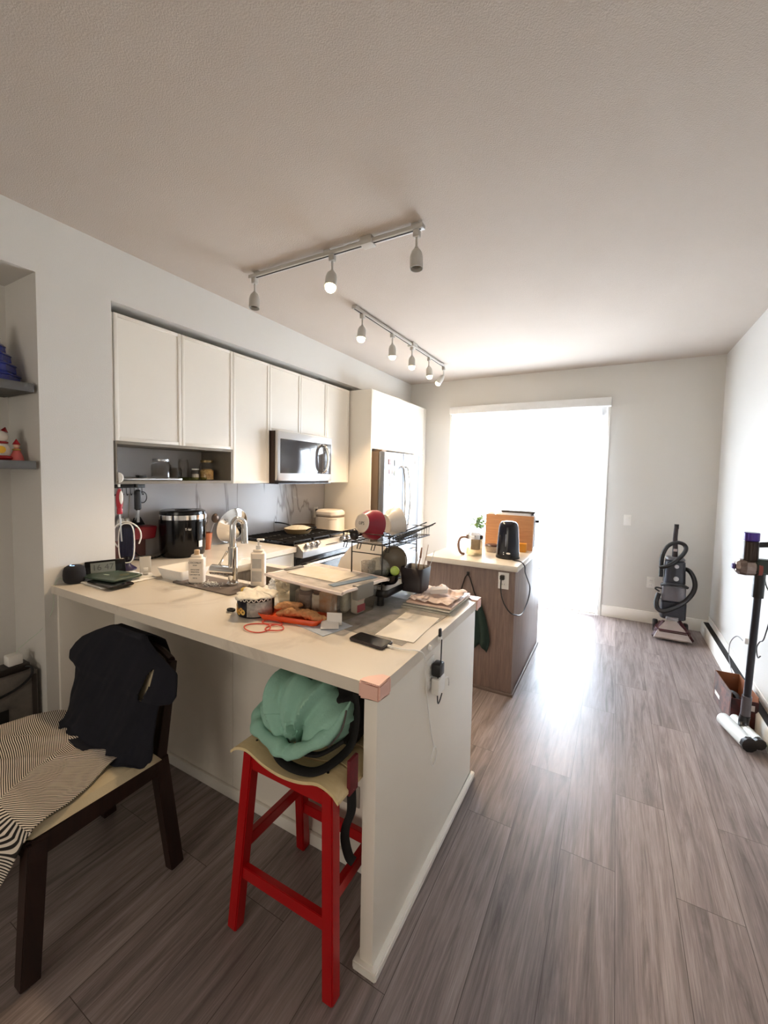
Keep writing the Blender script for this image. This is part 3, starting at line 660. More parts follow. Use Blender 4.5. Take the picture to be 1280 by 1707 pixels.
# smart speaker
sp = W('smart_speaker', 'round black fabric smart speaker at the wall end of the breakfast bar', 'speaker', (.035, .09, Z))
sp.part('body', MB().lathe([(0, 0), (.030, 0), (.042, .006), (.0485, .02), (.050, .045), (.0485, .068), (.042, .085), (.030, .093), (0, .095)], 36, T(.035, .09, Z)), mat('speaker_fabric', '#1d1b20', .9, bump=.3, bs=400))
sp.part('light_ring', MB().tube([(.035+.018*math.cos(R(a)), .09+.018*math.sin(R(a)), Z+.0935) for a in range(200, 341, 20)], .0012, 6), mat('blue_led', '#9cc4ff', .3, emit='#8fbaff', es=3))
# desk clock
ck = thing('digital_clock', 'black digital clock with grey display on a silver foot, leaning at the wall', 'clock', (.055, .235, Z+.02), 0)
CM = RZ(72) @ RX(-17)   # screen facing the room
def cw(mb): bmesh.ops.transform(mb.bm, matrix=CM, verts=mb.bm.verts[:]); return mb
cw(MB().box(-.095, .095, -.008, .008, 0, .078, .005)).build('housing', BLACKG, ck)
cw(MB().box(-.07, .045, -.0088, -.0078, .012, .066)).build('display', mat('lcd_grey', '#747a76', .25), ck)
text('16 47', .045, CM @ T(-.013, -.0089, .038) @ FY, mat('lcd_digit', '#3f4543', .5), 'digits', ck)
MB().box(-.02, .055, -.075, .075, -.0195, -.005, .004).build('foot', STEEL, ck)
# white tray, green folder, phone
onew('white_tray', MB().rbox(.05, .29, .10, .385, Z, Z+.008, .015, bev=.003), WPL, (.17, .24, Z), 'thin white tray under the green tablet and the phone stand', 'tray')
tb = thing('tablet', 'dark green tablet with round emblem lying on the breakfast bar', 'tablet', (.155, .215, Z+.022), 8)
MB().rbox(-.125, .125, -.085, .085, 0, .012, .012, bev=.003).build('case', mat('tablet_green', '#3a4a3d', .35), tb)
MB().lathe([(.012, .0121), (.022, .0121), (.022, .0127), (.012, .0127)], 24, T(.055, .03, 0)).build('emblem', mat('emblem_tan', '#77745a', .5), tb)
MB().box(-.04, -.01, -.02, -.006, .0121, .0126).build('mark', mat('mark_pale', '#aebaae', .5), tb)
onew('black_tablet', MB().rbox(.13, .36, .10, .22, Z+.0085, Z+.0215, .012, bev=.004), BLACKG, (.24, .16, Z+.008), 'slim black tablet poking out under the green one', 'tablet', )
# phone stand
ps = thing('phone_stand', 'white folding phone stand on the end of the white tray', 'phone stand', (.225, .355, Z+.0085), 62)
MB().rbox(-.035, .035, -.035, .035, 0, .006, .008, bev=.001).build('base', WPL, ps)
MB().box(-.012, .012, .0, .006, .004, .05, .002, M=RX(20)).build('arm', WPL, ps)
MB().rbox(-.028, .028, -.0035, .0035, 0, .09, .003, M=T(0, -.012, .022) @ RX(-22)).build('plate', mat('stand_grey', '#b9b5ad', .5), ps)
# fan
fn = thing('mini_tower_fan', 'small black and violet tower fan with white rim beside the wall edge', 'fan', (-.045, .405, Z), 57)
MB().lathe([(0, 0), (.05, 0), (.05, .008), (.02, .03), (.014, .045), (0, .045)], 28).build('base', mat('violet_plastic', '#2c2344', .35), fn)
MB().rbox(-.042, .042, -.03, .03, -.12, .12, .029, 6, bev=.02, M=T(0, 0, .165)).build('body', mat('fan_body', '#191523', .3), fn)
o_ = []
for i in range(24):
    a = 2*PI*i/24; ca, sa = math.cos(a), math.sin(a)
    o_.append((.040*(abs(ca)**.6)*(1 if ca > 0 else -1), -.031, .165+.118*(abs(sa)**.8)*(1 if sa > 0 else -1)))
MB().tube(o_, .0035, 8, steps=2, closed=True).build('rim', WPL, fn)
g = MB()
for k in range(9): g.box(-.032+.0075*k, -.030+.0075*k, -.0335, -.0305, .085, .255, .0008)
g.build('grille', mat('grille_blue', '#232a55', .3, .3), fn)
MB().lathe([(.008, 0), (.012, 0), (.012, .003), (.008, .003)], 20, T(0, -.033, .075) @ RX(90)).build('dial', CHROME, fn)
MB().tube([(-.046, 0, .14), (-.072, -.01, .19), (-.068, -.012, .245), (-.03, -.01, .285), (.02, -.01, .285), (.062, -.01, .25), (.074, -.01, .20), (.062, -.012, .155)], .0045, 8).build('carry_handle', WPL, fn)
# rail with hooks on the backsplash and hanging utensils
rl = W('utensil_rail', 'black hook rail on the marble backsplash under the open shelf', 'rail', (-.345, .6, 1.40))
rl.part('rail', MB().box(-.359, -.35, .45, .70, 1.40, 1.425, .002), BLACK)
for k in range(9): rl.part('hook', MB().tube([(-.351, .47+.026*k, 1.405), (-.348, .47+.026*k, 1.36), (-.338, .47+.026*k, 1.352), (-.333, .47+.026*k, 1.362)], .0022, 6, steps=3), BLACK)
sc = W('red_peeler', 'red and white handled peeler hanging from a round white hook by the wall edge', 'peeler', (-.03, .352, 1.30))
sc.part('round_hook', MB().lathe([(0, 0), (.030, 0), (.032, .005), (.030, .011), (0, .012)], 28, T(-.03, .356, 1.475) @ RZ(-62) @ RY(90)).box(-.035, -.025, .349, .363, 1.42, 1.455, .003), WPL)
sc.part('handle', MB().ball((-.025, .355, 1.345), .02, 12, sc=(.6, 1, 3.4)).box(-.035, -.015, .34, .37, 1.26, 1.30, .008), mat('peeler_red', '#a3202e', .3))
sc.part('handle_inlay', MB().ball((-.012, .358, 1.36), .011, 10, sc=(.5, 1, 3.6)), WPL)
sc.part('shaft', MB().rod((-.025, .355, 1.265), (-.02, .362, 1.10), .0045, 8), STEEL)
kn = W('black_handled_blender', 'black-handled hand tool with steel shaft hanging on the rail', 'kitchen tool', (-.30, .62, 1.2))
kn.part('hanger', MB().box(-.325, -.30, .607, .63, 1.405, 1.44, .003), BLACK)
kn.part('handle', MB().rbox(-.315, -.285, .598, .64, 1.25, 1.39, .013, bev=.01), BLACK)
kn.part('shaft', MB().rod((-.30, .619, 1.252), (-.30, .621, 1.17), .010, 10), STEEL)
scz = W('scissors', 'kitchen scissors with black loop handle hanging on the backsplash rail', 'scissors', (-.33, .68, 1.3))
scz.part('loop', MB().tube([(-.338, .675+.028*math.cos(a), 1.335+.038*math.sin(a)) for a in [k*PI/5 for k in range(10)]], .0035, 6, closed=True), BLACK)
scz.part('blade', MB().bar((-.338, .652, 1.30), (-.34, .62, 1.18), .014, .003), STEEL)
for k, (y, c, l, zz) in enumerate(((.545, '#c9c5bd', 'silver grater hanging left on the backsplash rail', .16), (.585, '#b8b3aa', 'silver ladle hanging in the middle of the backsplash rail', .18))):
    u_ = W('hanging_utensil', l, 'utensil', (-.33, y, 1.2), 'utensils hanging on the backsplash rail')
    u_.part('stem', MB().bar((-.333, y, 1.36), (-.335, y-.01, 1.20), .016, .003), mat('util'+c[1:], c, .3, .8))
    u_.part('head', MB().ball((-.33, y-.02, 1.17), .03, 10, sc=(.35, 1, 1.2)), mat('util'+c[1:], c, .3, .8))
ds = W('red_colander', 'dark red rectangular scoop hanging on the backsplash behind the fan', 'colander', (-.32, .65, 1.1))
ds.part('bowl', MB().rbox(-.345, -.25, .535, .715, 1.055, 1.14, .02, taper=-.15, bev=.006), mat('deep_red', '#7d1020', .35))
ds.part('black_guard', MB().prism([(.60, 1.145), (.69, 1.145), (.66, 1.20), (.62, 1.195)], -.352, -.34, M=FX), BLACK)
onew('cutting_mat', MB().box(-.3595, -.352, .45, .70, .925, 1.05, .002), mat('mat_maroon', '#7a5552', .6), (-.355, .56, .925), 'brownish board leaning at the backsplash behind the fan', 'board')
onew('air_fryer_cord', MB().tube([(-.30, .57, 1.0), (-.28, .62, .94), (-.22, .68, Z+.006), (-.26, .75, Z+.005)], .0045, 6).tube([(-.3, .5, .94), (-.2, .6, Z+.006), (-.24, .70, Z+.005)], .004, 6), BLACK, (-.3, .6, Z), 'black power cord of the air fryer lying on the counter to its left', 'cable')  # power cord of the air fryer, built as a separate object
# air fryer
af = thing('air_fryer', 'tall black rounded air fryer with silver band against the backsplash', 'air fryer', (-.185, .87, Z), 60)
MB().lathe([(0, 0), (.13, 0), (.142, .012), (.150, .05), (.153, .23), (.152, .262)], 40).lathe([(0, .262), (.152, .262)], 40).build('body', BLACKG, af)
MB().lathe([(.1525, .262), (.156, .264), (.156, .296), (.150, .298)], 40).build('silver_band', CHROME, af)
MB().lathe([(.150, .298), (.148, .318), (.135, .326), (.06, .324), (.055, .316), (0, .316)], 40).build('lid', BLACKG, af)
HM = RZ(36)
MB().rbox(-.02, .02, -.174, -.15, .12, .25, .01, bev=.006, M=HM).build('handle', BLACK, af)
MB().box(-.016, .016, -.1775, -.1745, .16, .215, .001, M=HM).build('control_panel', mat('panel_grey', '#3b3f42', .2, coat=.4), af)
MB().box(-.005, .025, -.160, -.156, .07, .115, .001, M=HM).build('sticker', WPL, af)
text('T-fal', .022, T(.02, -.1545, .20) @ FY, WPL, 'lettering', af)
# utensil holder
uh = W('utensil_holder', 'copper cup holding steel ladles right of the air fryer', 'utensil holder', (-.24, 1.10, Z))
uh.part('cup', MB().lathe([(0, 0), (.036, 0), (.05, .13), (.047, .13), (.034, .004), (0, .004)], 24, T(-.24, 1.10, Z)), mat('copper', '#b9704f', .35, .6))
for k, (dx, dy, l) in enumerate(((-.02, .01, .25), (.015, -.02, .22), (.02, .025, .24), (-.01, -.03, .2))):
    ld = W('ladle', ['tallest steel ladle', 'left short ladle', 'right ladle', 'shortest spoon'][k]+' standing in the copper cup', 'ladle', (-.24, 1.10, Z+.01), 'ladles in the copper cup')
    e = Vector((-.24+dx*2.2, 1.10+dy*2.2, Z+l))
    ld.part('stem', MB().rod((-.24, 1.10+dy*.3, Z+.012), e, .004, 8), STEEL)
    ld.part('bowl', MB().ball(e, .034, 10, sc=(.5, 1, 1.1)), mat('ladle_dark', '#5a4c43', .3, .8))
# steel wok lid
wl = W('steel_wok', 'round polished steel bowl leaning against the backsplash', 'wok', (-.29, 1.40, Z))
wl.part('bowl', MB().lathe([(0, -.062), (.06, -.056), (.11, -.034), (.148, 0), (.153, .001), (.153, -.002), (.146, .004), (.108, -.028), (.058, -.05), (0, -.055)], 40, T(-.295, 1.40, 1.073) @ RZ(0) @ RY(-74)), CHROME)
wl.part('knob', MB().lathe([(0, .0), (.014, 0), (.016, .018), (0, .022)], 16, T(-.234, 1.40, 1.09) @ RY(106-10)), BLACK)
# white takeout box
tbx = W('paper_tray', 'white folded paper tray beside the coconut bottle', 'tray', (.385, .47, Z))
b = MB(); b.rbox(.305, .475, .40, .55, Z, Z+.06, .012, taper=-.25)
for f in [f for f in b.bm.faces if f.calc_center_median().z > Z+.059]: b.bm.faces.remove(f)
tbx.part('shell', b, PAPER, thick=.003, rn=False)
tbx.part('flap', MB().prism([(-.08, 0), (.08, 0), (.06, .05), (-.05, .055)], 0, .002, M=T(.37, .575, Z+.058) @ RX(70)), PAPER)
# bottles
TXT = mat('ink_black', '#2a2725', .6)
def bottle(x, y, w, d, h, rz, name, label, bm_, cap, pump=False, z=Z, lines=(), grp='bottles by the sink'):
    o = thing(name, label, 'bottle', (x, y, z), rz, grp)
    s = h*.78
    MB().rbox(-w/2, w/2, -d/2, d/2, 0, s, min(w, d)*.35, 6, bev=.007).rbox(-w*.36, w*.36, -d*.36, d*.36, s-.002, s+.014, d*.3, 6, bev=.004).build('bottle_body', bm_, o)
    if pump:
        MB().cyl(0, 0, s+.012, s+.035, .013, 20, bev=.002).rod((0, 0, s+.034), (0, 0, s+.062), .005).box(-.008, .03, -.008, .008, s+.06, s+.07, .003).build('pump', cap, o)
    else: MB().cyl(0, 0, s+.012, h, .014, 20, bev=.002).build('cap', cap, o)
    for t, sz, zz in lines: text(t, sz, T(0, -d/2-.0006, zz) @ FY, TXT, 'lettering', o)
    return o
bottle(.575, .425, .082, .048, .178, 28, 'soap_bottle', 'white bottle with black COCONUT lettering on the drying mat', CREAM, mat('cap_tan', '#c8a883', .4), z=Z+.006,
       lines=(('COCONUT', .0135, .112), ('SOAP', .009, .098), ('GENTLE HAND', .007, .075), ('MADE WITH', .008, .062), ('COCONUT OIL', .008, .048), ('500 ML', .008, .03)))
b2 = bottle(.875, .572, .075, .055, .235, 28, 'pump_bottle', 'taller white pump bottle with grey label behind the faucet', CREAM, WPL, True)
MB().box(-.026, .026, -.0290, -.0276, .03, .085).box(-.024, .024, -.0290, -.0276, .10, .15).build('label_sticker', picmat('grey_label', ['#b8b2ab', '#d5cfc6', '#c3bdb5'], 40), b2)
# small clear jar and dish things by the faucet
bj = W('glass_cup', 'clear glass cup between faucet and pump bottle', 'cup', (.86, .48, Z))
bj.part('glass', MB().lathe([(0, 0), (.028, 0), (.034, .09), (.031, .09), (.026, .005), (0, .005)], 24, T(.86, .48, Z)), GLASS)
onew('sponge', MB().rbox(.905, .955, .42, .46, Z, Z+.028, .012, bev=.006), mat('sponge_yellow', '#d5b457', .9, bump=.6, bs=150), (.93, .44, Z), 'yellow sponge behind the cookie tin', 'sponge')
onew('plastic_bag', MB().ball((1.08, .52, Z+.045), .06, 16, wob=.5, ws=4, sc=(1, .8, .75)), clear('bag_clear', '#ffffff', .3, .2, .5), (1.08, .5, Z), 'crumpled clear plastic bag between pump bottle and storage bin', 'bag')
# cookie tin
ct = thing('cookie_tin', 'round dark blue cookie tin with cookie picture and grey floral side', 'tin', (1.185, .262, Z), 0)
MB().lathe([(0, 0), (.074, 0), (.076, .003), (.076, .078), (.072, .078), (.072, .004), (0, .004)], 48).build('tin_body', mat('tin_navy', '#15151f', .35, .3), ct)
def band(a0, a1, z0, z1, r, m, nm, par):
    MB().grid(lambda u, v: (r*math.cos(R(a0+(a1-a0)*u)), r*math.sin(R(a0+(a1-a0)*u)), z0+(z1-z0)*v), 20, 1).build(nm, m, par, thick=.0006)
band(-72, 15, .006, .066, .0768, picmat('floral_grey', ['#8e8a86', '#d8d3cc', '#5f5c5b', '#c9c3bb'], 45), 'floral_print', ct)
band(-142, -74, .006, .066, .0768, mat('tin_picture', '#10121f', .4), 'picture_panel', ct)
for k, (a, zz, c) in enumerate(((-136, .022, '#d9a53c'), (-126, .018, '#e0b55a'), (-115, .026, '#c98a2f'), (-104, .020, '#dba845'), (-94, .030, '#d79a3b'), (-86, .024, '#e3bb66'), (-120, .042, '#b99a72'))):
    M = T(.0775*math.cos(R(a)), .0775*math.sin(R(a)), zz) @ RZ(a) @ RY(90)
    MB().lathe([(.004, 0), (.0115, 0), (.0115, .0008), (.004, .0008)], 20, M, close=True).build('cookie_picture', mat('cookie'+c[1:], c, .5), ct)
pr = [(.0765*math.cos(2*PI*k/96), .0765*math.sin(2*PI*k/96), .073+(.0035 if k % 4 < 2 else -.0035)) for k in range(96)]
MB().tube(pr, .0022, 5, steps=1, closed=True).build('scalloped_edge', mat('scallop_white', '#e8e3da', .5), ct)
def pk(u, v):
    a = 2*PI*u; r = .085*v*(1+.10*math.sin(3*a)+.07*math.sin(7*a+1)); 
    return (r*math.cos(a), r*math.sin(a), .081+.016*(1-v)**.5+.016*v*(1-v)*math.sin(a*3+1)+.012*noise.noise(Vector((r*math.cos(a)*28, r*math.sin(a)*28, 1)))+.003*math.sin(9*a)*v)
o = MB().grid(pk, 48, 9).build('crumpled_bag', mat('bag_cream', '#ebe3d3', .6, var=.12, vs=40, bump=.5, bs=60), None, thick=.002); o.location = (1.185, .262, Z); tag(o, 'crumpled cream paper bag lying on top of the cookie tin', 'bag')
onew('hair_tie', MB().tube([(1.085+.016*math.cos(a), .215+.010*math.sin(a), Z+.008) for a in [k*PI/5 for k in range(10)]], .0055, 8, closed=True), BLKMAT, (1.085, .215, Z), 'small black ring left of the cookie tin', 'hair tie')
# red cord loops
RED = mat('coral_cord', '#d8503f', .5)
rcd = MB()
for cx, cy, rx, ry, a in ((1.325, .135, .055, .042, 0), (1.385, .165, .035, .03, 30), (1.335, .205, .045, .02, 10)):
    rcd.tube([(cx+rx*math.cos(t)*math.cos(R(a))-ry*math.sin(t)*math.sin(R(a)), cy+rx*math.cos(t)*math.sin(R(a))+ry*math.sin(t)*math.cos(R(a)), Z+.004+.002*math.sin(t*2+a)) for t in [k*PI/7 for k in range(14)]], .0022, 6, closed=True, steps=3)
onew('coral_cord', rcd, RED, (1.35, .15, Z), 'coral red cord lying in loops in front of the cookie tin', 'cord')
# envelope
onew('envelope', MB().box(-.11, .11, -.075, .075, 0, .002, M=T(1.50, .305, Z) @ RZ(-14)).box(-.05, .04, -.06, -.03, .002, .0024, M=T(1.50, .305, Z) @ RZ(-14)), mat('envelope_blue', '#b9c3cf', .7, var=.25, vs=14), (1.5, .3, Z), 'pale blue and white mail envelope under the orange tray', 'envelope')
# orange tray with ginger
ot = thing('orange_tray', 'small orange plastic tray with ginger roots in front of the storage bin', 'tray', (1.375, .285, Z+.003), 12)
b = MB(); b.rbox(-.125, .125, -.048, .048, 0, .022, .02, taper=-.14)
for f in [f for f in b.bm.faces if f.calc_center_median().z > .0215]: b.bm.faces.remove(f)
b.build('tray_shell', mat('orange_plastic', '#e2521f', .35), ot, thick=.003, rn=False)
GIN = mat('ginger_skin', '#c59362', .75, var=.2, vs=40, bump=.5, bs=90)
def ginger(x, y, z, rz, s, sd, label):
    g = MB()
    for k, (a, bb, r) in enumerate(((0, 0, .022), (.026, .004, .020), (.050, -.004, .019), (-.026, .006, .018), (.068, .012, .014), (.02, .024, .013), (-.044, -.006, .013))):
        g.ball((a*s, bb*s, r*s*.9), r*s, 12, sc=(1.35, .95, .85), wob=.35, ws=2.5, seed=sd+k)
    o = g.build('ginger_root', GIN); o.location = (x, y, z); o.rotation_euler = (0, 0, R(rz)); tag(o, label, 'ginger', 'ginger roots on the orange tray')
    d = o.modifiers.new('remesh', 'REMESH'); d.mode = 'VOXEL'; d.voxel_size = .0025; d.use_smooth_shade = True
ginger(1.435, .30, Z+.009, -4, 1.05, 1, 'knobbly ginger root at the right of the orange tray')
ginger(1.355, .285, Z+.009, 24, .95, 5, 'ginger root in the middle of the orange tray')
ginger(1.33, .29, Z+.036, 40, .8, 9, 'smaller ginger root piled on top at the left of the orange tray')
onew('folded_card', MB().box(-.035, .035, -.03, .03, 0, .002, M=T(1.555, .292, Z+.012) @ RZ(35) @ RX(14)).box(-.03, .03, -.002, 0, 0, .05, M=T(1.56, .315, Z+.004) @ RZ(25)), PAPER, (1.555, .292, Z), 'white folded card leaning at the right front corner of the storage bin', 'card')
# storage bin
BW = clear('bin_plastic', '#f3f1ec', .3, .08, .02)
LIDP = clear('lid_plastic', '#f6efe9', .3, .12, .5)
sbn = thing('storage_bin', 'large clear plastic storage bin with lid full of bottles and packets', 'storage bin', (1.385, .488, Z), -8)
b = MB(); b.rbox(-.19, .19, -.125, .125, 0, .135, .03, 6, taper=-.12)
for f in [f for f in b.bm.faces if len(f.verts) > 8 and f.calc_center_median().z > .13]: b.bm.faces.remove(f)
b.build('tub', BW, sbn, thick=.002, rn=False)
MB().rbox(-.228, .228, -.155, .155, .1355, .142, .035, 6, bev=.002).build('lid', LIDP, sbn)
rim = [(.226*cx, .153*cy) for cx, cy in ((-1, -.75), (-.9, -1), (.9, -1), (1, -.75), (1, .75), (.9, 1), (-.9, 1), (-1, .75))]
MB().tube([(x, y, .137) for x, y in rim], .0075, 8, steps=3, closed=True).build('lid_rim', mat('rim_milky', '#f3e6df', .3), sbn)
for s in (-1, 1): MB().box(s*.205, s*.236, -.055, .055, .085, .149, .006).build('latch', mat('latch_grey', '#7d7a74', .4), sbn)
def inbin(x, y, dz=0): 
    a = R(-8); return (1.385+x*math.cos(a)-y*math.sin(a), .488+x*math.sin(a)+y*math.cos(a), Z+.003+dz)
def pill(x, y, r, h, cap, body, label, lab=None):
    o = thing('pill_bottle', label, 'bottle', inbin(x, y), -8, 'bottles inside the storage bin')
    MB().cyl(0, 0, 0, h*.74, r, 24, bev=.003).build('bottle_body', body, o); MB().cyl(0, 0, h*.75, h, r*.86, 24, bev=.003).build('cap', cap, o)
    if lab: band(-150, -20, h*.12, h*.6, r+.0006, lab, 'label_sticker', o)
    return o
pill(-.035, -.08, .036, .118, WPL, mat('bottle_mauve', '#7d6a6c', .35), 'white-capped mauve pill bottle at the front of the storage bin', picmat('mauve_label', ['#8f7f80', '#b9a9a6'], 60))
pill(.035, -.075, .03, .11, mat('cap_brown', '#5b463f', .4), WPL, 'brown-capped white pill bottle beside the mauve one in the bin', picmat('red_label', ['#e9e2da', '#b8615a', '#e9e2da'], 40))
pk3 = onew('packet', MB().box(-.035, .035, -.02, .02, 0, .10, .003, M=T(*inbin(.10, -.085)) @ RZ(-8)), picmat('packet_print', ['#b98a5d', '#e3dbd1', '#d8cfc4', '#c9bfb4'], 18), inbin(.10, -.085), 'cream and brown printed carton at the right front inside the bin', 'carton')
vt = thing('vitamin_bottle', 'bottle with pink B label at the right end of the storage bin', 'bottle', inbin(.165, .03), -8)
MB().rbox(-.02, .02, -.028, .028, 0, .115, .012, bev=.005).build('bottle_body', WPL, vt)
MB().box(.0202, .0212, -.024, .024, .055, .095).build('label_sticker', mat('pink_label', '#f0d3d3', .5), vt); MB().box(.0202, .0214, -.026, .026, .008, .04, .0004).build('pink_band', mat('pink_band', '#d0506a', .5), vt)
text('+B', .026, T(.0214, 0, .075) @ FX, mat('label_ink', '#9c4a5a', .5), 'lettering', vt)
for k, (x, y, sx, sy, h, c, l) in enumerate(((-.13, -.06, .05, .045, .115, '#59686b', 'dark teal pouch at the left front inside the bin'), (-.09, .03, .06, .04, .11, '#8f8f9a', 'grey packet behind the pill bottles in the bin'), (.03, .03, .05, .04, .115, '#d6d0c4', 'white bag in the middle of the bin'), (.12, .0, .03, .05, .115, '#dfe2d2', 'pale green tablet strips at the right of the bin'), (-.02, .085, .12, .02, .12, '#c3c7b0', 'pale sachet at the back of the bin'), (-.085, -.085, .022, .02, .09, '#7a7278', 'small dark grey tube left of the mauve bottle in the bin'))):
    M = T(*inbin(x, y, h*.5)) @ RZ(-8+k*7)
    onew('packet', MB().ball((0, 0, 0), 1, 14, M=M, sc=(1, 1, 1)) if False else MB().rbox(-sx/2*1.3, sx/2*1.3, -sy/2, sy/2, -h*.5, h*.45, min(sx, sy)*.4, bev=.012, M=M), picmat('pk%d' % k, [c, '#e7e3da', c, '#a7a39a'], 22, .4, ) if k else mat('pk0', c, .4, var=.3, vs=20), inbin(x, y), l, 'packet', 'packets inside the storage bin')
# papers lying on the lid
onew('leaflet', MB().box(-.16, .13, -.09, .09, 0, .0012, M=T(*inbin(-.02, .02, .1405)) @ RZ(-4)), picmat('leaflet_print', ['#ded8cb', '#c9cfbd', '#efe8dc', '#d9c9b0'], 12), inbin(0, 0, .1405), 'pale printed leaflet lying on the storage bin lid', 'leaflet')
onew('blue_folder', MB().box(-.02, .02, -.12, .12, 0, .0015, M=T(*inbin(.158, .01, .1405)) @ RZ(-18)), mat('folder_blue', '#5f7890', .5), inbin(.15, 0, .1405), 'blue strip of folder lying at the right of the bin lid', 'folder')
# clear plastic mat and paper on it
onew('plastic_sheet', MB().box(-.23, .20, -.20, .28, 0, .0012, M=T(1.69, .50, Z) @ RZ(-4)), clear('sheet_clear', '#e4e1dc', .35, .25, .3), (1.69, .5, Z), 'large clear plastic sheet protecting the counter under the rack and papers', 'sheet')
onew('paper_sheet', MB().box(-.078, .078, -.145, .145, 0, .001, M=T(1.815, .47, Z+.0013) @ RZ(3)), picmat('paper_map', ['#e9e0cf', '#e4dccd', '#cfd1d3', '#ece5d8'], 7, .6), (1.815, .47, Z), 'cream paper sheet with faint grey print near the counter edge', 'paper')
# phone
ph = thing('smartphone', 'dark smartphone charging face up near the breakfast bar corner', 'phone', (1.764, .257, Z), -6)
MB().rbox(-.075, .075, -.036, .036, 0, .010, .010, bev=.0025).build('case', mat('phone_case', '#2b2022', .4), ph)
MB().rbox(-.071, .071, -.032, .032, .0101, .0106, .008).build('screen', BLACKG, ph)
CABW = mat('cable_white', '#f1efe9', .4)
cb = W('charging_cable', 'white charging cable from the phone over the counter edge, coiled at its end', 'cable', (1.9, .28, Z))
cb.part('plug_end', MB().box(1.838, 1.862, .245, .253, Z+.002, Z+.009, .002), CABW)
coil = [(1.936, .47+.028*math.cos(a), .425+.036*math.sin(a)) for a in [PI/2+k*PI/4 for k in range(17)]]
cb.part('cord', MB().tube([(1.86, .249, Z+.005), (1.90, .255, Z+.004), (1.94, .272, Z+.003), (1.956, .30, .90), (1.951, .33, .82), (1.945, .36, .73), (1.94, .40, .62), (1.938, .44, .52)]+coil, .0022, 6), CABW)
# papers stack
def stack():
    L_ = [('magazine', 'glossy magazine at the very bottom of the paper stack', '#bdb9ae', .006, 0, .235, .31), ('magazine', 'magazine second from the bottom of the paper stack', '#8f8d86', .005, 2, .23, .30), ('magazine', 'pale magazine in the middle of the paper stack', '#d3cfc4', .006, -2, .225, .30),
          ('magazine', 'grey magazine under the newspaper in the paper stack', '#74746f', .004, 3, .22, .29), ('newspaper', 'folded pinkish newspaper on top of the magazine stack', '#e2c7b8', .007, -1, .215, .285)]
    z = Z+.0015
    for k, (n, l, c, t, a, sx, sy) in enumerate(L_):
        onew(n, MB().box(-sx/2, sx/2, -sy/2, sy/2, 0, t-.0006, .001, M=T(1.79+.003*k*(-1)**k, .825, z) @ RZ(2+a)), mat('mag%d' % k, c, .45, var=.15, vs=25), (1.79, .825, z), l, 'magazine' if k < 4 else 'newspaper', 'magazines and newspaper at the counter edge'); z += t
    return z
zs = stack()
def crump(u, v, s=0):
    x = 1.80+(u-.5)*.20; y = .82+(v-.5)*.25
    return (x+.01*noise.noise(Vector((u*5, v*5, s))), y+.01*noise.noise(Vector((u*4, v*6, s+3))), zs+.012+.016*noise.noise(Vector((u*4+s, v*4, 1)))+.008*noise.noise(Vector((u*11, v*11, s)))+.012*math.exp(-((u-.4)**2+(v-.75)**2)*12))
onew('crumpled_paper', MB().grid(crump, 34, 40), picmat('pink_paper', ['#e9cfc4', '#efe2d8', '#d9aba0', '#e6d5ca'], 9, .7), (1.8, .82, zs), 'crumpled pink and white paper lying on the newspaper', 'paper', thick=.001)
onew('folded_tissue', MB().box(-.04, .04, -.03, .03, 0, .022, .006, M=T(1.81, .80, zs+.028) @ RZ(20) @ RY(-6)), mat('tissue_grey', '#cfc9c6', .7, var=.1), (1.81, .80, zs+.026), 'small grey folded packet on the crumpled pink paper', 'packet')
# corner guards
PINK = mat('pink_silicone', '#eec0b0', .4)
for (x, y, sx, sy, l) in ((1.946, 0, -1, 1, 'pink silicone corner guard on the near corner of the breakfast bar'), (1.946, 1.006, -1, -1, 'pink silicone corner guard on the far corner of the breakfast bar')):
    g = MB(); a, t = .062, .006
    P = [(x+t, y-sy*t), (x+t, y+sy*a), (x, y+sy*a), (x+sx*a, y+sy*0), (x+sx*a, y-sy*t)]
    g.prism([(x+t, y-sy*t), (x+t, y+sy*a), (x+.0004, y+sy*a), (x+.0004, y-sy*.0004), (x+sx*a, y-sy*.0004), (x+sx*a, y-sy*t)] if sy > 0 else [(x+t, y-sy*t), (x+sx*a, y-sy*t), (x+sx*a, y-sy*.0004), (x+.0004, y-sy*.0004), (x+.0004, y+sy*a), (x+t, y+sy*a)], CZ0-.006, CZ1+.005, bev=.006)
    q = [(x+t, y-sy*t), (x+t, y+sy*a), (x-.022, y+sy*a), (x-.05, y+sy*.03), (x+sx*a, y+sy*.012), (x+sx*a, y-sy*t)]
    g.prism(q if sy > 0 else q[::-1], CZ1+.0006, CZ1+.006, bev=.002)
    onew('corner_guard', g, PINK, (x, y, CZ1), l, 'corner guard', 'corner guards on the breakfast bar')
# outlet with chargers on the end panel
PX = 1.9315
outlet('wall_outlet', 'white outlet with two chargers on the end panel of the peninsula', MXp(PX, .41, .785))
bc = W('usb_charger', 'black charger plugged in the top socket of the end panel', 'charger', (PX+.03, .425, .79))
bc.part('body', MB().box(PX+.0085, PX+.045, .405, .455, .775, .825, .008), BLACK)
bc.part('cord', MB().tube([(PX+.03, .425, .776), (PX+.035, .41, .75), (PX+.035, .41, .71), (PX+.032, .425, .67), (PX+.03, .445, .665), (PX+.032, .465, .69)], .0025, 6), BLACK)
bc.part('cord', MB().tube([(PX+.036, .433, .824), (PX+.034, .44, .87), (PX+.03, .452, .905)], .0025, 6), BLACK)
wc = W('white_charger', 'white charger block plugged below the black one on the end panel', 'charger', (PX+.03, .44, .73))
wc.part('body', MB().box(PX+.0085, PX+.042, .405, .475, .705, .768, .008), WPL)
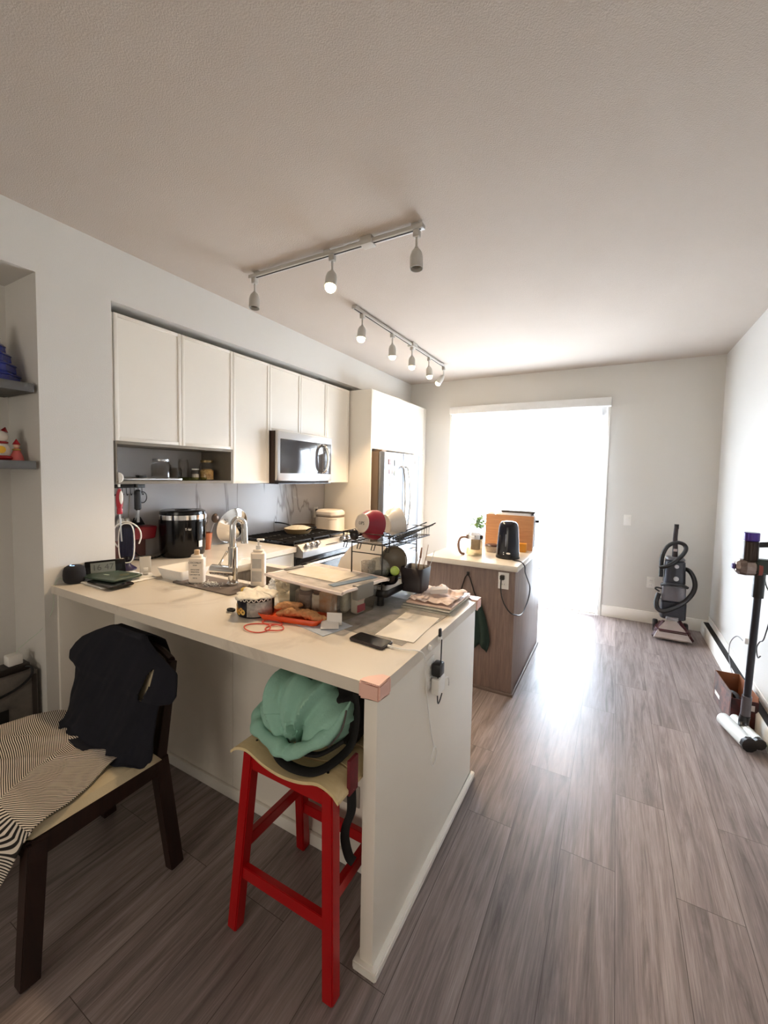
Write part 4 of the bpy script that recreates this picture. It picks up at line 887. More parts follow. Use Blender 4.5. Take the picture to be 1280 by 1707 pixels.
wc.part('cord', MB().tube([(PX+.03, .476, .735), (PX+.03, .50, .735), (PX+.03, .53, .725), (PX+.028, .548, .70), (PX+.026, .555, .68)], .0028, 6), CABW)
cc_ = W('cable_clip', 'white cable clip holding a black plug tip on the counter edge', 'cable clip', (1.95, .455, .91), 'cable clips on the counter edge')
cc_.part('clip', MB().lathe([(0, 0), (.011, 0), (.009, .012), (0, .014)], 16, T(1.947, .455, .905) @ RY(90)), WPL)
cc_.part('plug_tip', MB().rbox(1.947, 1.958, .448, .464, .912, .945, .005, bev=.003), BLACK)
onew('cable_clip', MB().lathe([(0, 0), (.010, 0), (.008, .010), (0, .012)], 16, T(1.947, .36, .905) @ RY(90)), WPL, (1.95, .36, .905), 'empty white cable clip on the counter edge nearer the corner', 'cable clip', 'cable clips on the counter edge')

# ------------------------------------------------------------------ dish rack
WIRE = mat('black_wire', '#17130f', .4, .3)
dk = W('dish_rack', 'two-tier black wire dish rack with drip tray and cutlery caddy', 'dish rack', (1.53, .80, Z))
x0, x1, y0, y1, zt = 1.435, 1.60, .62, 1.0, 1.205
b = MB(); b.rbox(x0-.03, x1+.03, y0-.01, y1, Z+.05, Z+.085, .02, taper=-.06)
for f in [f for f in b.bm.faces if len(f.verts) > 8 and f.calc_center_median().z > Z+.08]: b.bm.faces.remove(f)
dk.part('drip_tray', b, BLACK, thick=.004, rn=False)
for x in (x0+.0, x1-.015):
    for y in (y0+.02, y1-.04): dk.part('foot', MB().cyl(x, y, Z, Z+.05, .017, 14), BLACK)
f = MB()
for y in (y0, y1-.01):
    f.tube([(x0, y, Z+.06), (x0, y, zt), (x1, y, zt), (x1, y, Z+.06)], .0035, 6, steps=1); f.rod((x0, y, zt-.045), (x1, y, zt-.045), .0025, 6)
for x in (x0, x1):
    f.rod((x, y0, zt), (x, y1, zt), .0035, 6); f.rod((x, y0, Z+.10), (x, y1, Z+.10), .003, 6)
for k in range(12): f.rod((x0, y0+.03*k+.015, Z+.09), (x1, y0+.03*k+.015, Z+.09), .002, 5)
dk.part('wire_frame', f, WIRE)
t = MB(); a0, a1, c0, c1 = x0-.03, x1+.055, y0-.03, y1+.03
for z in (zt+.004, zt+.05): t.tube([(a0, c0, z), (a1, c0, z), (a1, c1, z), (a0, c1, z)], .0035, 6, steps=1, closed=True)
for k in range(15): t.tube([(a0, c0+.031*k, zt+.05), (a0, c0+.031*k, zt+.004), (a1, c0+.031*k, zt+.004), (a1, c0+.031*k, zt+.05)], .0018, 5, steps=1)
for k in range(4): t.tube([(a0+.01+.075*k, c0, zt+.004), (a0+.01+.075*k, c0-.012, zt-.02), (a0+.025+.075*k, c0-.012, zt-.02), (a0+.025+.075*k, c0, zt+.004)], .0025, 5, steps=1)
dk.part('upper_basket', t, WIRE)
cdy = MB(); cdy.rbox(1.625, 1.725, .775, .875, Z+.045, Z+.16, .012, taper=-.16)
for ff in [ff for ff in cdy.bm.faces if len(ff.verts) > 8 and ff.calc_center_median().z > Z+.155]: cdy.bm.faces.remove(ff)
dk.part('cutlery_caddy', cdy, mat('caddy_brown_black', '#2b2224', .45), thick=.003, rn=False)
# things on and in the rack
def bowl(x, y, z, r, h, M, name, label, mo, mi=None, foot=True):
    o = thing(name, label, 'bowl', (x, y, z), 0); P = [(0, 0), (r*.62, 0), (r*.65, .006), (r*.9, h*.4), (r, h), (r-.004, h), (r*.86, h*.42), (r*.58, .010), (0, .009)]
    MB().lathe(P[:5], 40, M).build('outer_glaze', mo, o); MB().lathe(P[4:], 40, M).build('inner_glaze', mi or WPL, o)
    MB().lathe([(r*.54, -.006), (r*.62, -.006), (r*.62, .002), (r*.54, .002)], 32, M, close=True).build('foot_ring', CREAM, o)
    MB().lathe([(0, -.002), (r*.6, -.002), (r*.6, -.004), (0, -.004)], 32, M).build('unglazed_base', CREAM, o)
    return o
BM = RZ(-20) @ RX(0) @ RY(0)
rb_ = bowl(1.475, .685, zt+.082, .074, .085, RZ(-14) @ RX(-100) @ T(0, 0, -.03), 'ceramic_bowl', 'red bowl with cream base lying on its side atop the dish rack', mat('red_glaze', '#8d2235', .3), CREAM)
text('UPS', .022, RZ(-14) @ RX(-100) @ T(0, 0, -.0348) @ RX(180), mat('stamp_ink', '#6b6258', .6), 'stamp', rb_)
bowl(1.525, .79, zt+.078, .075, .07, RZ(-30) @ RX(-82), 'white_bowl', 'white bowl nested behind the red bowl on the dish rack', mat('white_glaze', '#ece6e0', .25), WPL)
lb = W('black_ladle', 'black ladle head at the left end of the upper rack', 'ladle', (1.43, .62, zt+.02))
lb.part('head', MB().ball((1.452, .612, zt+.036), .024, 12, sc=(1, .7, 1.1)).ball((1.430, .635, zt+.045), .018, 10, sc=(1.3, .7, .6)), mat('navy_black', '#15151d', .35))
lb.part('handle', MB().rod((1.45, .63, zt+.03), (1.46, .80, zt+.026), .006, 8), BLACK)
for k, (xa, ya, xb, yb) in enumerate(((1.60, .72, 1.675, 1.02), (1.625, .70, 1.70, .97), (1.575, .72, 1.65, 1.00), (1.64, .70, 1.72, .95))):
    onew('black_chopstick', MB().rod((xa, ya, zt+.018), (xb, yb, zt+.062+.006*k), .0045, 7, .003), BLACK, (xa, ya, zt+.015), ['black chopstick second from left on the upper rack', 'black chopstick third from left on the upper rack', 'black chopstick nearest the bowls on the upper rack', 'black chopstick sticking out furthest right on the upper rack'][k], 'chopstick', 'black chopsticks on the upper rack')
cuts = [(1.66, .80, .20, -.03, .0, 'steel', 'short steel spoon'), (1.675, .83, .22, -.005, .01, 'steel', 'middle steel fork'), (1.69, .82, .26, .04, .02, 'wood', 'long brown wooden chopstick'), (1.70, .84, .23, .05, .03, 'steel', 'rightmost steel knife'), (1.67, .81, .24, .02, .04, 'wood', 'slim wooden spatula')]
for x, y, h, dx, dy, kk, l in cuts:
    mm = STEEL if kk == 'steel' else mat('wood_brown', '#8a6448', .55)
    u_ = W('cutlery', l+' standing in the cutlery caddy', 'cutlery', (x, y, Z+.06), 'cutlery in the caddy')
    u_.part('stem', MB().bar((x, y, Z+.052), (x+dx*.8, y+dy, Z+h*.82), .007, .003), mm)
    u_.part('tip', MB().bar((x+dx*.8, y+dy, Z+h*.82), (x+dx, y+dy*1.2, Z+h+.01), .014, .002, w2=.006), mm)
bowl(1.56, .84, Z+.17, .07, .055, RZ(10) @ RX(74), 'ceramic_bowl', 'olive-lined bowl standing on edge in the lower rack', CREAM, mat('olive_glaze', '#7d7160', .3))
gb = W('glass_measuring_bowl', 'clear glass bowl on its side in the lower rack front', 'bowl', (1.575, .66, Z+.12))
gb.part('glass', MB().lathe([(0, 0), (.03, 0), (.048, .02), (.056, .06), (.053, .06), (.044, .022), (.028, .005), (0, .005)], 28, T(1.555, .648, Z+.145) @ RZ(20) @ RX(-80)), clear('thick_glass', '#dfe0dc', .5, .05, .18))
gj = W('glass_tumbler', 'clear glass tumbler with small print at the left of the lower rack', 'cup', (1.49, .68, Z+.1))
gj.part('glass', MB().lathe([(0, 0), (.033, 0), (.036, .09), (.033, .09), (.030, .006), (0, .006)], 24, T(1.485, .69, Z+.095)), clear('thick_glass2', '#eeeae4', .45, .05, .25))
onew('green_ball_whisk', MB().lathe([(0, 0), (.02, .001), (.023, .008), (.02, .015), (0, .017)], 24, T(1.615, .72, Z+.15) @ RZ(20) @ RX(80)), mat('lime_green', '#a9c43a', .35), (1.615, .72, Z+.15), 'round lime green lid between bowl and cutlery caddy', 'lid')
bp = thing('black_pan', 'black pot lying under the glasses in the lower rack', 'pan', (1.565, .70, Z+.094), 0)
MB().lathe([(0, 0), (.062, 0), (.068, .008), (.072, .042), (.069, .042), (.065, .010), (0, .006)], 32).build('pot_body', BLACKG, bp)
# cutting boards behind the rack
onew('cutting_board', MB().prism([(-.17, 0), (.17, 0), (.17, .17), (.15, .225), (.10, .25), (.0, .245), (-.09, .205), (-.15, .13), (-.18, .04)], -.004, .004, M=T(1.325, .86, Z+.0) @ RZ(-6) @ RX(80), bev=.0015), mat('board_white', '#efe6d9', .5), (1.325, .86, Z), 'large white plastic cutting board leaning behind the dish rack', 'cutting board')

# ------------------------------------------------------------------ on the island
tp = W('glass_teapot', 'clear glass teapot with steel lid and brown handle on the island', 'teapot', (1.578, 2.105, Z))
tp.part('glass_body', MB().lathe([(0, 0), (.060, 0), (.064, .006), (.064, .13), (.060, .145), (.056, .145), (.060, .13), (.060, .008), (0, .006)], 36, T(1.578, 2.105, Z)), clear('teapot_glass', '#efe9de', .4))
tp.part('infuser', MB().cyl(1.588, 2.105, Z+.045, Z+.125, .036, 24), picmat('infuser_mesh', ['#d9d0bb', '#b7a88a', '#efe9dc'], 70, .3))
tp.part('tea', MB().cyl(1.578, 2.105, Z+.007, Z+.05, .0585, 30), clear('pale_tea', '#f7efdf', .15, .05, .12))
tp.part('lid', MB().lathe([(.066, .145), (.067, .160), (.052, .172), (.02, .180), (0, .181)], 36, T(1.578, 2.105, Z)), CHROME)
tp.part('rim_band', MB().lathe([(.061, .130), (.067, .130), (.067, .148), (.061, .148)], 36, T(1.578, 2.105, Z), close=True), CHROME)
tp.part('knob', MB().ball((1.578, 2.105, Z+.198), .015, 12, sc=(1, 1, 1.15)), GLASS)
tp.part('handle', MB().tube([(1.525, 2.075, Z+.138), (1.49, 2.055, Z+.135), (1.473, 2.045, Z+.10), (1.475, 2.046, Z+.05), (1.49, 2.055, Z+.015), (1.515, 2.07, Z+.008)], .010, 10), mat('handle_brown', '#9a7a68', .5))
kt = thing('electric_kettle', 'tall navy black electric kettle with power cord on the island corner', 'kettle', (1.823, 2.155, Z), 0)
MB().lathe([(0, 0), (.080, 0), (.084, .012), (.084, .03), (.079, .12), (.071, .235), (.064, .258), (.050, .272), (.02, .278), (0, .278)], 44).build('body', mat('navy_gloss', '#090a18', .15), kt)
MB().lathe([(.086, .0), (.088, .004), (.086, .016), (.083, .016)], 44).build('base_ring', BLACK, kt)
MB().box(-.003, .003, -.0805, -.073, .09, .185, .002).build('water_window', mat('window_grey', '#8f96a8', .2, coat=.5), kt)
MB().rbox(-.02, .02, -.112, -.06, .262, .276, .012, bev=.003, M=T(0, .075, .0)).build('lid_button', BLACK, kt)
MB().ball((.022, -.0835, .045), .012, 10, sc=(1.3, .2, .55)).build('logo', WPL, kt)
for zz in (.036, .05): MB().ball((-.012, -.0845, zz), .003, 6).build('indicator', WPL, kt)
MB().tube([(0, .075, .24), (0, .125, .235), (0, .13, .16), (0, .125, .08), (0, .085, .06)], .011, 10).build('handle', BLACK, kt)
kc = W('kettle_cord', 'black kettle cord looping down the island to its outlet', 'cord', (1.9, 2.0, .7))
kc.part('cord', MB().tube([(1.86, 2.09, Z+.006), (1.90, 2.04, Z+.006), (1.945, 2.02, Z+.006), (1.972, 2.03, .895), (1.962, 2.12, .83), (1.96, 2.26, .74), (1.96, 2.36, .66), (1.96, 2.30, .585), (1.96, 2.14, .545), (1.962, 2.0, .55), (1.955, 1.90, .575), (1.92, 1.853, .60), (1.875, 1.852, .66), (1.853, 1.85, .74), (1.852, 1.848, .82)], .0045, 8), BLACK)
kc.part('plug', MB().rbox(1.842, 1.872, 1.842, 1.872, .818, .85, .006, bev=.004), BLACK)
cbx = W('wooden_cutting_board', 'light wooden cutting board standing on edge behind the kettle', 'cutting board', (1.73, 2.56, Z))
BWOOD = grainmat('board_wood', '#c98d5d', '#dfa777', 'X', 3., .5)
cbx.part('board', MB().rbox(-.20, .20, -.011, .011, 0, .285, .01, M=T(1.735, 2.555, Z) @ RX(-4)), BWOOD)
ts = W('toaster', 'steel toaster top with slots visible above the wooden board', 'toaster', (1.76, 2.72, Z))
ts.part('body', MB().rbox(1.57, 1.93, 2.63, 2.79, Z, Z+.30, .04, bev=.02), STEEL)
ts.part('top_plate', MB().rbox(1.64, 1.925, 2.65, 2.77, Z+.3005, Z+.318, .02, bev=.004), mat('toaster_top', '#57524c', .35, .6))
ts.part('slot', MB().box(1.68, 1.88, 2.69, 2.70, Z+.3185, Z+.320), BLACK)
ts.part('slot', MB().box(1.68, 1.88, 2.72, 2.73, Z+.3185, Z+.320), BLACK)
ts.part('lever', MB().box(1.9305, 1.955, 2.69, 2.73, Z+.22, Z+.245, .005), BLACK)
ts.part('cord', MB().tube([(1.93, 2.74, Z+.01), (1.955, 2.78, Z+.03), (1.985, 2.82, Z-.01), (2.0, 2.82, Z-.10), (1.995, 2.80, Z-.18), (1.955, 2.78, Z-.185)], .003, 6), mat('cord_grey', '#7d7d80', .5))
onew('orange_box', MB().box(1.80, 1.90, 2.44, 2.50, Z, Z+.07, .003), mat('box_orange', '#e39a33', .5), (1.85, 2.47, Z), 'small orange box between kettle and wooden board', 'box')
db = thing('black_lidded_bowl', 'small clear container with dark brown lid between teapot and kettle', 'container', (1.66, 2.33, Z), 0)
MB().lathe([(0, 0), (.045, 0), (.055, .05), (.052, .05), (.043, .004), (0, .004)], 28).build('bowl', clear('milky', '#f4ebe0', .3, .1, .4), db)
MB().lathe([(0, .062), (.05, .060), (.058, .052), (.058, .048), (0, .048)], 28).build('lid', mat('lid_darkbrown', '#3c1d18', .4), db)
onew('paper_bag', MB().rbox(1.525, 1.60, 2.60, 2.70, Z, Z+.295, .02, bev=.02, taper=.1), PAPER, (1.56, 2.65, Z), 'white bag behind the left edge of the wooden board', 'bag')
pl = W('potted_herb', 'small leafy green plant in white pot behind the teapot', 'plant', (1.41, 2.80, Z))
pl.part('pot', MB().lathe([(0, 0), (.035, 0), (.045, .08), (.041, .08), (.032, .005), (0, .005)], 24, T(1.41, 2.80, Z)), WPL)
lf = MB()
for k in range(120):
    a = random.uniform(0, 2*PI); e = random.uniform(.1, 1.3); r_ = random.uniform(.03, .11)
    c = Vector((1.41+r_*math.cos(a)*math.cos(e), 2.80+r_*math.sin(a)*math.cos(e), Z+.12+r_*math.sin(e)*1.5))
    lf.ball(c, .016, 5, M=RZ(math.degrees(a)) @ RY(random.uniform(-50, 40)), sc=(1.2, .7, .15))
pl.part('leaves', lf, mat('leaf_green', '#6f8f55', .6, var=.3, vs=40))
for k in range(7):
    a = k*.9; pl.part('stem', MB().rod((1.41, 2.80, Z+.06), (1.41+.05*math.cos(a), 2.80+.05*math.sin(a), Z+.15), .0018, 5), mat('stem_green', '#5d7a45', .6))

# ------------------------------------------------------------------ niche at left
for z, l in ((1.892, 'upper charcoal floating shelf in the wall niche with the blue tower'), (1.515, 'lower charcoal floating shelf in the wall niche with the lucky cat')):
    onew('floating_shelf', MB().box(-.349, -.004, -1.49, -.046, z, z+.042, .002), DARKG, (-.17, -.7, z), l, 'shelf', 'floating shelves in the wall niche')
bt = W('blue_tower_ornament', 'glossy cobalt blue tiered tower ornament on the upper niche shelf', 'ornament', (-.19, -.165, 1.9345))
COB = mat('cobalt', '#1b2c86', .15, var=.3, vs=60, coat=.6)
z = 1.935
for k, (r, h) in enumerate(((.128, .055), (.112, .05), (.094, .045), (.074, .042), (.054, .04), (.034, .04))):
    bt.part('tier', MB().lathe([(0, 0), (r, 0), (r*.97, h*.6), (r*1.02, h*.66), (r*1.0, h*.75), (r*.85, h), (0, h)], 8, T(-.19, -.165, z) @ RZ(22.5)), COB, smooth=False); z += h
bt.part('spire', MB().cyl(-.19, -.165, z, z+.035, .008, 12, r2=.002), mat('spire_gold', '#8c6c2c', .3, .8))
cat = W('lucky_cat', 'white lucky cat figurine with red ears and gold coin on the lower niche shelf', 'figurine', (-.15, -.145, 1.5575))
WCER = mat('white_ceramic', '#efe9e0', .2); RCER = mat('red_ceramic', '#a31f28', .25)
cat.part('body', MB().ball((-.15, -.145, 1.605), .05, 14, sc=(.9, 1, 1)), WCER)
cat.part('head', MB().ball((-.15, -.145, 1.672), .038, 14, sc=(.9, 1.1, .9)), WCER)
for s in (-1, 1): cat.part('ear', MB().lathe([(0, 0), (.017, 0), (0, .026)], 12, T(-.15, -.145+s*.026, 1.698) @ RX(-s*15)), RCER)
cat.part('collar', MB().tube([(-.15+.034*math.cos(a), -.145+.036*math.sin(a), 1.644) for a in [k*PI/6 for k in range(12)]], .006, 8, closed=True), RCER)
cat.part('coin', MB().lathe([(0, 0), (.018, 0), (.018, .006), (0, .006)], 20, T(-.103, -.148, 1.608) @ RY(90)), mat('gold_coin', '#c99a34', .3, .8))
cat.part('bib', MB().ball((-.135, -.14, 1.568), .045, 10, sc=(.95, 1.1, .35)), RCER)
dl = W('doll_figurine', 'small pink-skirted doll figurine with red hat right of the lucky cat', 'figurine', (-.13, -.078, 1.5575))
dl.part('skirt', MB().lathe([(0, 0), (.030, 0), (.026, .02), (.009, .062), (0, .064)], 18, T(-.13, -.078, 1.558)), mat('coral_pink', '#d76a66', .5))
dl.part('head', MB().ball((-.13, -.078, 1.630), .013, 10), mat('doll_skin', '#e6bfa6', .5))
dl.part('hat', MB().lathe([(0, 0), (.017, 0), (.006, .02), (0, .03)], 14, T(-.13, -.078, 1.637)), RCER)
dl.part('ruff', MB().tube([(-.13+.013*math.cos(a), -.078+.013*math.sin(a), 1.612) for a in [k*PI/4 for k in range(8)]], .005, 6, closed=True), mat('gold_ruff', '#b99a4e', .5))
# printed fan heater box under the shelves
hb = W('printed_box', 'grey picture-printed carton with black panel standing in the wall niche', 'box', (-.15, -.34, 0))
hb.part('carton', MB().box(-.26, -.045, -.66, -.050, .002, .487, .004), picmat('box_scene', ['#5d5a56', '#95908a', '#b9b3aa', '#d0c9be', '#7f776f'], 9, .4))
hb.part('edge_strip', MB().box(-.046, -.043, -.075, -.055, .004, .47), mat('edge_dark', '#38302c', .6))
hb.part('lower_print', MB().box(-.046, -.0435, -.66, -.076, .004, .17), picmat('brown_print', ['#5d4235', '#8a6350', '#7a5646'], 12))
hb.part('black_panel', MB().box(-.046, -.041, -.62, -.17, .08, .335, .002), mat('dark_panel', '#131413', .3))
hb.part('clip', MB().box(-.042, -.037, -.172, -.158, .19, .27, .002), mat('clip_grey', '#8b8579', .4))
psx = W('power_strip', 'dark power strip lying on top of the printed carton', 'power strip', (-.12, -.33, .488))
psx.part('housing', MB().box(-.17, -.08, -.62, -.065, .4885, .524, .008), mat('strip_dark', '#2a221e', .5))
psx.part('cord', MB().tube([(-.08, -.085, .508), (-.055, -.07, .505), (-.034, -.085, .465), (-.034, -.16, .42), (-.033, -.30, .40), (-.033, -.45, .385)], .006, 8), BLACK)
ad = W('white_adapter', 'white power adapter plugged in the strip on the carton', 'adapter', (-.12, -.12, .525))
ad.part('body', MB().box(-.15, -.09, -.15, -.09, .5245, .575, .006), WPL)
ad.part('thin_cable', MB().tube([(-.12, -.11, .575), (-.11, -.10, .60), (-.08, -.07, .64), (-.03, -.03, .70), (.012, .0, .80), (.016, .005, .90), (.004, .03, .95), (.01, .05, .945), (.02, .07, .955)], .0016, 6), mat('cable_mint', '#c9d6c2', .5))

# ------------------------------------------------------------------ dining chair with clothes
DW = grainmat('dark_wood', '#1d100d', '#2e1a14', 'Z', 3., .4, stretch=8)
CUSH = mat('cream_upholstery', '#c9bb9c', .85, bump=.2, bs=200)
ch = W('dining_chair', 'dark wood dining chair with cream seat, clothes over it, near the breakfast bar', 'chair', (.84, -.28, 0))
for x in (.625, 1.06): ch.part('leg', MB().bar((x, -.505, .003), (x-.008*(1 if x > .8 else -1), -.475, .425), .042, .05, (0, 1, 0), w2=.052, t2=.05), DW)
for x, xt in ((.615, .61), (1.085, 1.01)):
    ch.part('leg', MB().bar((x, -.055, .003), (xt+(x-xt)*.45, -.09, .44), .04, .05, (0, 1, 0), w2=.046).bar((xt+(x-xt)*.45, -.09, .43), (xt, -.012, .775), .042, .04, (0, 1, 0), w2=.034, t2=.03), DW)
ch.part('seat_rail', MB().bar((1.066, -.49, .405), (1.056, -.11, .415), .022, .065).bar((.62, -.49, .405), (.62, -.11, .415), .022, .065).bar((.62, -.49, .405), (1.066, -.49, .405), .022, .065).bar((.61, -.10, .415), (1.05, -.10, .415), .022, .065), DW)
b = MB(); 
def seatf(s):
    def f(u, v):
        x = .595+.485*u; y = -.505+.41*v; e = min(min(u, 1-u)*12, min(v, 1-v)*12, 1.)
        return (x+(.5-u)*.01*(1-e), y, .442+(.028*math.sqrt(max(0, e*(2-e)))-.006*math.sin(PI*u)*math.sin(PI*v) if s else 0))
    return f
b.grid(seatf(1), 24, 24).grid(seatf(0), 2, 2)
ch.part('seat_cushion', b, CUSH)
def backf(u, v): 
    x = .60+.43*u; z = .53+.24*v
    return (x, -.128+.08*v+.014*math.sin(PI*u)+.0, z+.012*math.sin(PI*u)*v)
ch.part('back_cushion', MB().grid(backf, 18, 10), CUSH, thick=.022)
ch.part('top_rail', MB().tube([(.61, -.012, .775), (.70, .008, .785), (.81, .016, .793), (.92, .008, .785), (1.01, -.012, .775)], .015, 8), DW)
# navy shirt
ROWS = [(.68, .64, .90, .062), (.75, .64, .90, .058), (.81, .63, .88, .048), (.835, .61, .86, .018), (.842, .62, .84, .0), (.834, .585, .88, -.018), (.80, .50, .965, -.03), (.765, .43, 1.11, -.05), (.735, .40, 1.13, -.066), (.70, .382, 1.145, -.082), (.675, .405, 1.135, -.095), (.655, .475, 1.075, -.10), (.62, .498, 1.085, -.115), (.58, .515, 1.10, -.132), (.54, .53, 1.12, -.15), (.51, .55, 1.13, -.165), (.488, .56, 1.12, -.185), (.482, .57, 1.08, -.21)]
def shirt(u, v):
    k = v*(len(ROWS)-1); i = min(int(k), len(ROWS)-2); t = k-i
    z, a, b_, y = [p+(q-p)*t for p, q in zip(ROWS[i], ROWS[i+1])]
    if v > .9: b_ -= (v-.85)*.1
    zz = z
    if v > .8: zz = z+ (.014*math.sin(u*2.4+1.2)-.008)*(v-.8)*5
    x = a+(b_-a)*u
    w_ = noise.noise(Vector((x*9+z*3, z*5, 0)))*.016+noise.noise(Vector((x*28-z*6, z*6, 4)))*.007
    ed = abs(u-.5)*2
    f_ = max(0, v-.22)
    return (x, y-(.012+.022*(1-ed**3)*v if v > .2 else 0)+w_*(.1+f_)+.03*max(0, ed-.75)*(v > .25), max(zz, .478))
NAVY = mat('navy_cotton', '#070918', .95, var=.2, sheen=.0)
ns = MB().grid(shirt, 110, 110, skip=lambda c: (c.x-.988)**2/.020**2+(c.z-.705)**2/.052**2 < 1)
onew('navy_shirt', ns, NAVY, (.8, -.05, .5), 'dark navy T-shirt draped over the back of the dining chair', 'shirt', thick=.004, rn=False)
# striped cloth
SR = [(-.118, .53, .60, .478), (-.15, .49, .80, .479), (-.175, .46, .955, .479), (-.205, .43, .985, .48), (-.26, .40, 1.005, .478), (-.33, .38, 1.045, .477), (-.40, .37, 1.068, .478), (-.46, .36, 1.08, .48), (-.505, .36, 1.085, .474), (-.528, .36, 1.08, .45), (-.538, .36, 1.062, .41), (-.542, .36, 1.035, .36), (-.545, .36, 1.0, .30), (-.548, .36, .965, .245), (-.55, .36, .93, .20)]
def strp(u, v):
    k = v*(len(SR)-1); i = min(int(k), len(SR)-2); t = k-i
    y, a, b_, z = [p+(q-p)*t for p, q in zip(SR[i], SR[i+1])]
    x = a+(b_-a)*u; w_ = noise.noise(Vector((x*7+y*9, y*6-x*4, 0)))
    r = .012*max(0, w_)+.010*math.exp(-((x-.62-(y+.3)*1.6)/.03)**2)+.008*math.exp(-((x-.75-(y+.35)*1.2)/.02)**2)
    if i >= 8: return (x, y-.012*math.sin(x*22)-.008*w_, z)
    return (x, y+.006*w_, z+.003+r)
def struv(u, v):
    p = strp(u, v); k = v*(len(SR)-1); x, y = p[0], p[1]
    if k >= 8: y = -.505-(.474-p[2])
    xc = .736+.126*(-.251-y)/.239 if y < -.251 else .736-(y+.251)/.085*.117
    w_ = .010*noise.noise(Vector((x*5, y*5, 2)))
    b_ = -.94*y+.34*max(0, x-.8)*(1 if k < 8 else 1-(k-8)/6)*1.6-.30*(x-.8)*min(1, max(0, (-y-.25)*3))+w_
    a_ = .34*x+.94*y+.012*math.sin(x*9+y*6)+w_
    return (x, a_ if x < xc else b_)
onew('striped_cloth', MB().grid(strp, 140, 140, uv=struv), stripemat('black_white_stripes', '#1c1714', '#ddd2c4', 190), (.7, -.3, .47), 'black and white striped cloth spread over the chair seat and hanging off its front', 'cloth', thick=.003, rn=False)

# ------------------------------------------------------------------ red stool with bag
REDP = mat('red_paint', '#a80910', .3, var=.06)
BIRCH = grainmat('birch', '#d9c291', '#e6d3a6', 'X', 2., .45, bump=.04)
st = W('bar_stool', 'red wooden bar stool with pale curved slatted seat under the breakfast bar', 'stool', (1.66, .07, 0))
def szt(t): return .628+.016*math.exp(-((abs(t)-.68)/.22)**2)-.014*math.exp(-(t/.42)**2)-.016*max(0, (abs(t)-.85)/.15)**2
for y0_, y1_ in ((-.098, -.002), (.006, .098), (.106, .205)):
    b = MB()
    prof = [(1.664+.215*t/12, szt(t/12)) for t in range(-12, 13)]
    poly = prof+[(x, z-.010) for x, z in prof[::-1]]
    b.prism(poly, y0_, y1_, M=Matrix(((1,0,0,0),(0,0,1,0),(0,1,0,0),(0,0,0,1))))
    for sx in (-.14, .14): b.lathe([(0, 0), (.0055, 0), (.0055, .0012), (0, .0012)], 10, T(1.664+sx, (y0_+y1_)/2, szt(sx/.215)-.0004))
    st.part('seat_slat', b, BIRCH)
sc_ = MB()
for y in (-.05, .052, .155):
    for sx in (-.145, .145): sc_.lathe([(0, 0), (.004, 0), (.004, .0016), (0, .0016)], 10, T(1.664+sx, y, szt(sx/.215)+.0004))
st.part('screw_heads', sc_, BLACK)
LG = {}
for i, (x, xt) in enumerate(((1.462, 1.505), (1.858, 1.825))):
    for j, (y, yt) in enumerate(((-.088, -.058), (.255, .175))):
        st.part('leg', MB().bar((x, y, .003), (xt, yt, .612), .040, .040, (0, 1, 0), bev=.004), REDP)
        LG[i, j] = (Vector((x, y, 0)), Vector((xt, yt, .612)))
P_ = lambda i, j, z: LG[i, j][0].lerp(LG[i, j][1], z/.612)
def apron(y):
    pr_ = [(1.49+.346*k/12, szt((1.49+.346*k/12-1.664)/.215)-.0125) for k in range(13)]
    return MB().prism(pr_+[(1.836, .560), (1.49, .560)], y-.009, y+.009, M=Matrix(((1,0,0,0),(0,0,1,0),(0,1,0,0),(0,0,0,1))))
st.part('apron', apron(-.064), REDP); st.part('apron', apron(.178), REDP)
st.part('apron', MB().bar(P_(0, 0, .585), P_(0, 1, .585), .02, .045), REDP); st.part('apron', MB().bar(P_(1, 0, .585), P_(1, 1, .585), .02, .045), REDP)
st.part('stretcher', MB().bar(P_(0, 0, .205), P_(1, 0, .215), .022, .042), REDP)
st.part('stretcher', MB().bar(P_(0, 1, .205), P_(1, 1, .205), .022, .042), REDP)
st.part('stretcher', MB().bar(P_(0, 0, .29), P_(0, 1, .29), .022, .042), REDP)
st.part('stretcher', MB().bar(P_(1, 0, .29), P_(1, 1, .29), .022, .042), REDP)
# backpack and mint jacket
BPK = mat('black_nylon', '#0d0b0c', .8, var=.3)
bk = W('black_backpack', 'black backpack slumped on the red stool against the end panel', 'backpack', (1.77, .08, .64))
bk.part('body', MB().ball((1.766, .125, .752), .106, 24, sc=(1.0, 1.05, 1.0), wob=.22, ws=2.2, seed=3), BPK)
bk.part('shoulder_strap', MB().tube([(1.60, -.03, .662), (1.63, -.068, .648), (1.69, -.082, .640), (1.76, -.070, .640), (1.80, -.035, .652), (1.835, .03, .69), (1.85, .04, .78), (1.84, .045, .85)], .017, 10, flat=.35), BPK)
bk.part('strap', MB().tube([(1.60, -.025, .665), (1.64, -.045, .672), (1.70, -.052, .672), (1.77, -.04, .68), (1.83, .0, .72)], .012, 8, flat=.5), BPK)
bk.part('zipper', MB().tube([(1.79, -.025, .70), (1.83, -.015, .76), (1.84, -.005, .82)], .003, 6), mat('zip_grey', '#55504e', .5))
bk.part('hanging_strap', MB().tube([(1.872, -.02, .60), (1.872, -.018, .53), (1.852, -.015, .47), (1.846, -.01, .42), (1.858, -.005, .37), (1.872, .0, .355)], .014, 8, flat=.3), BPK)
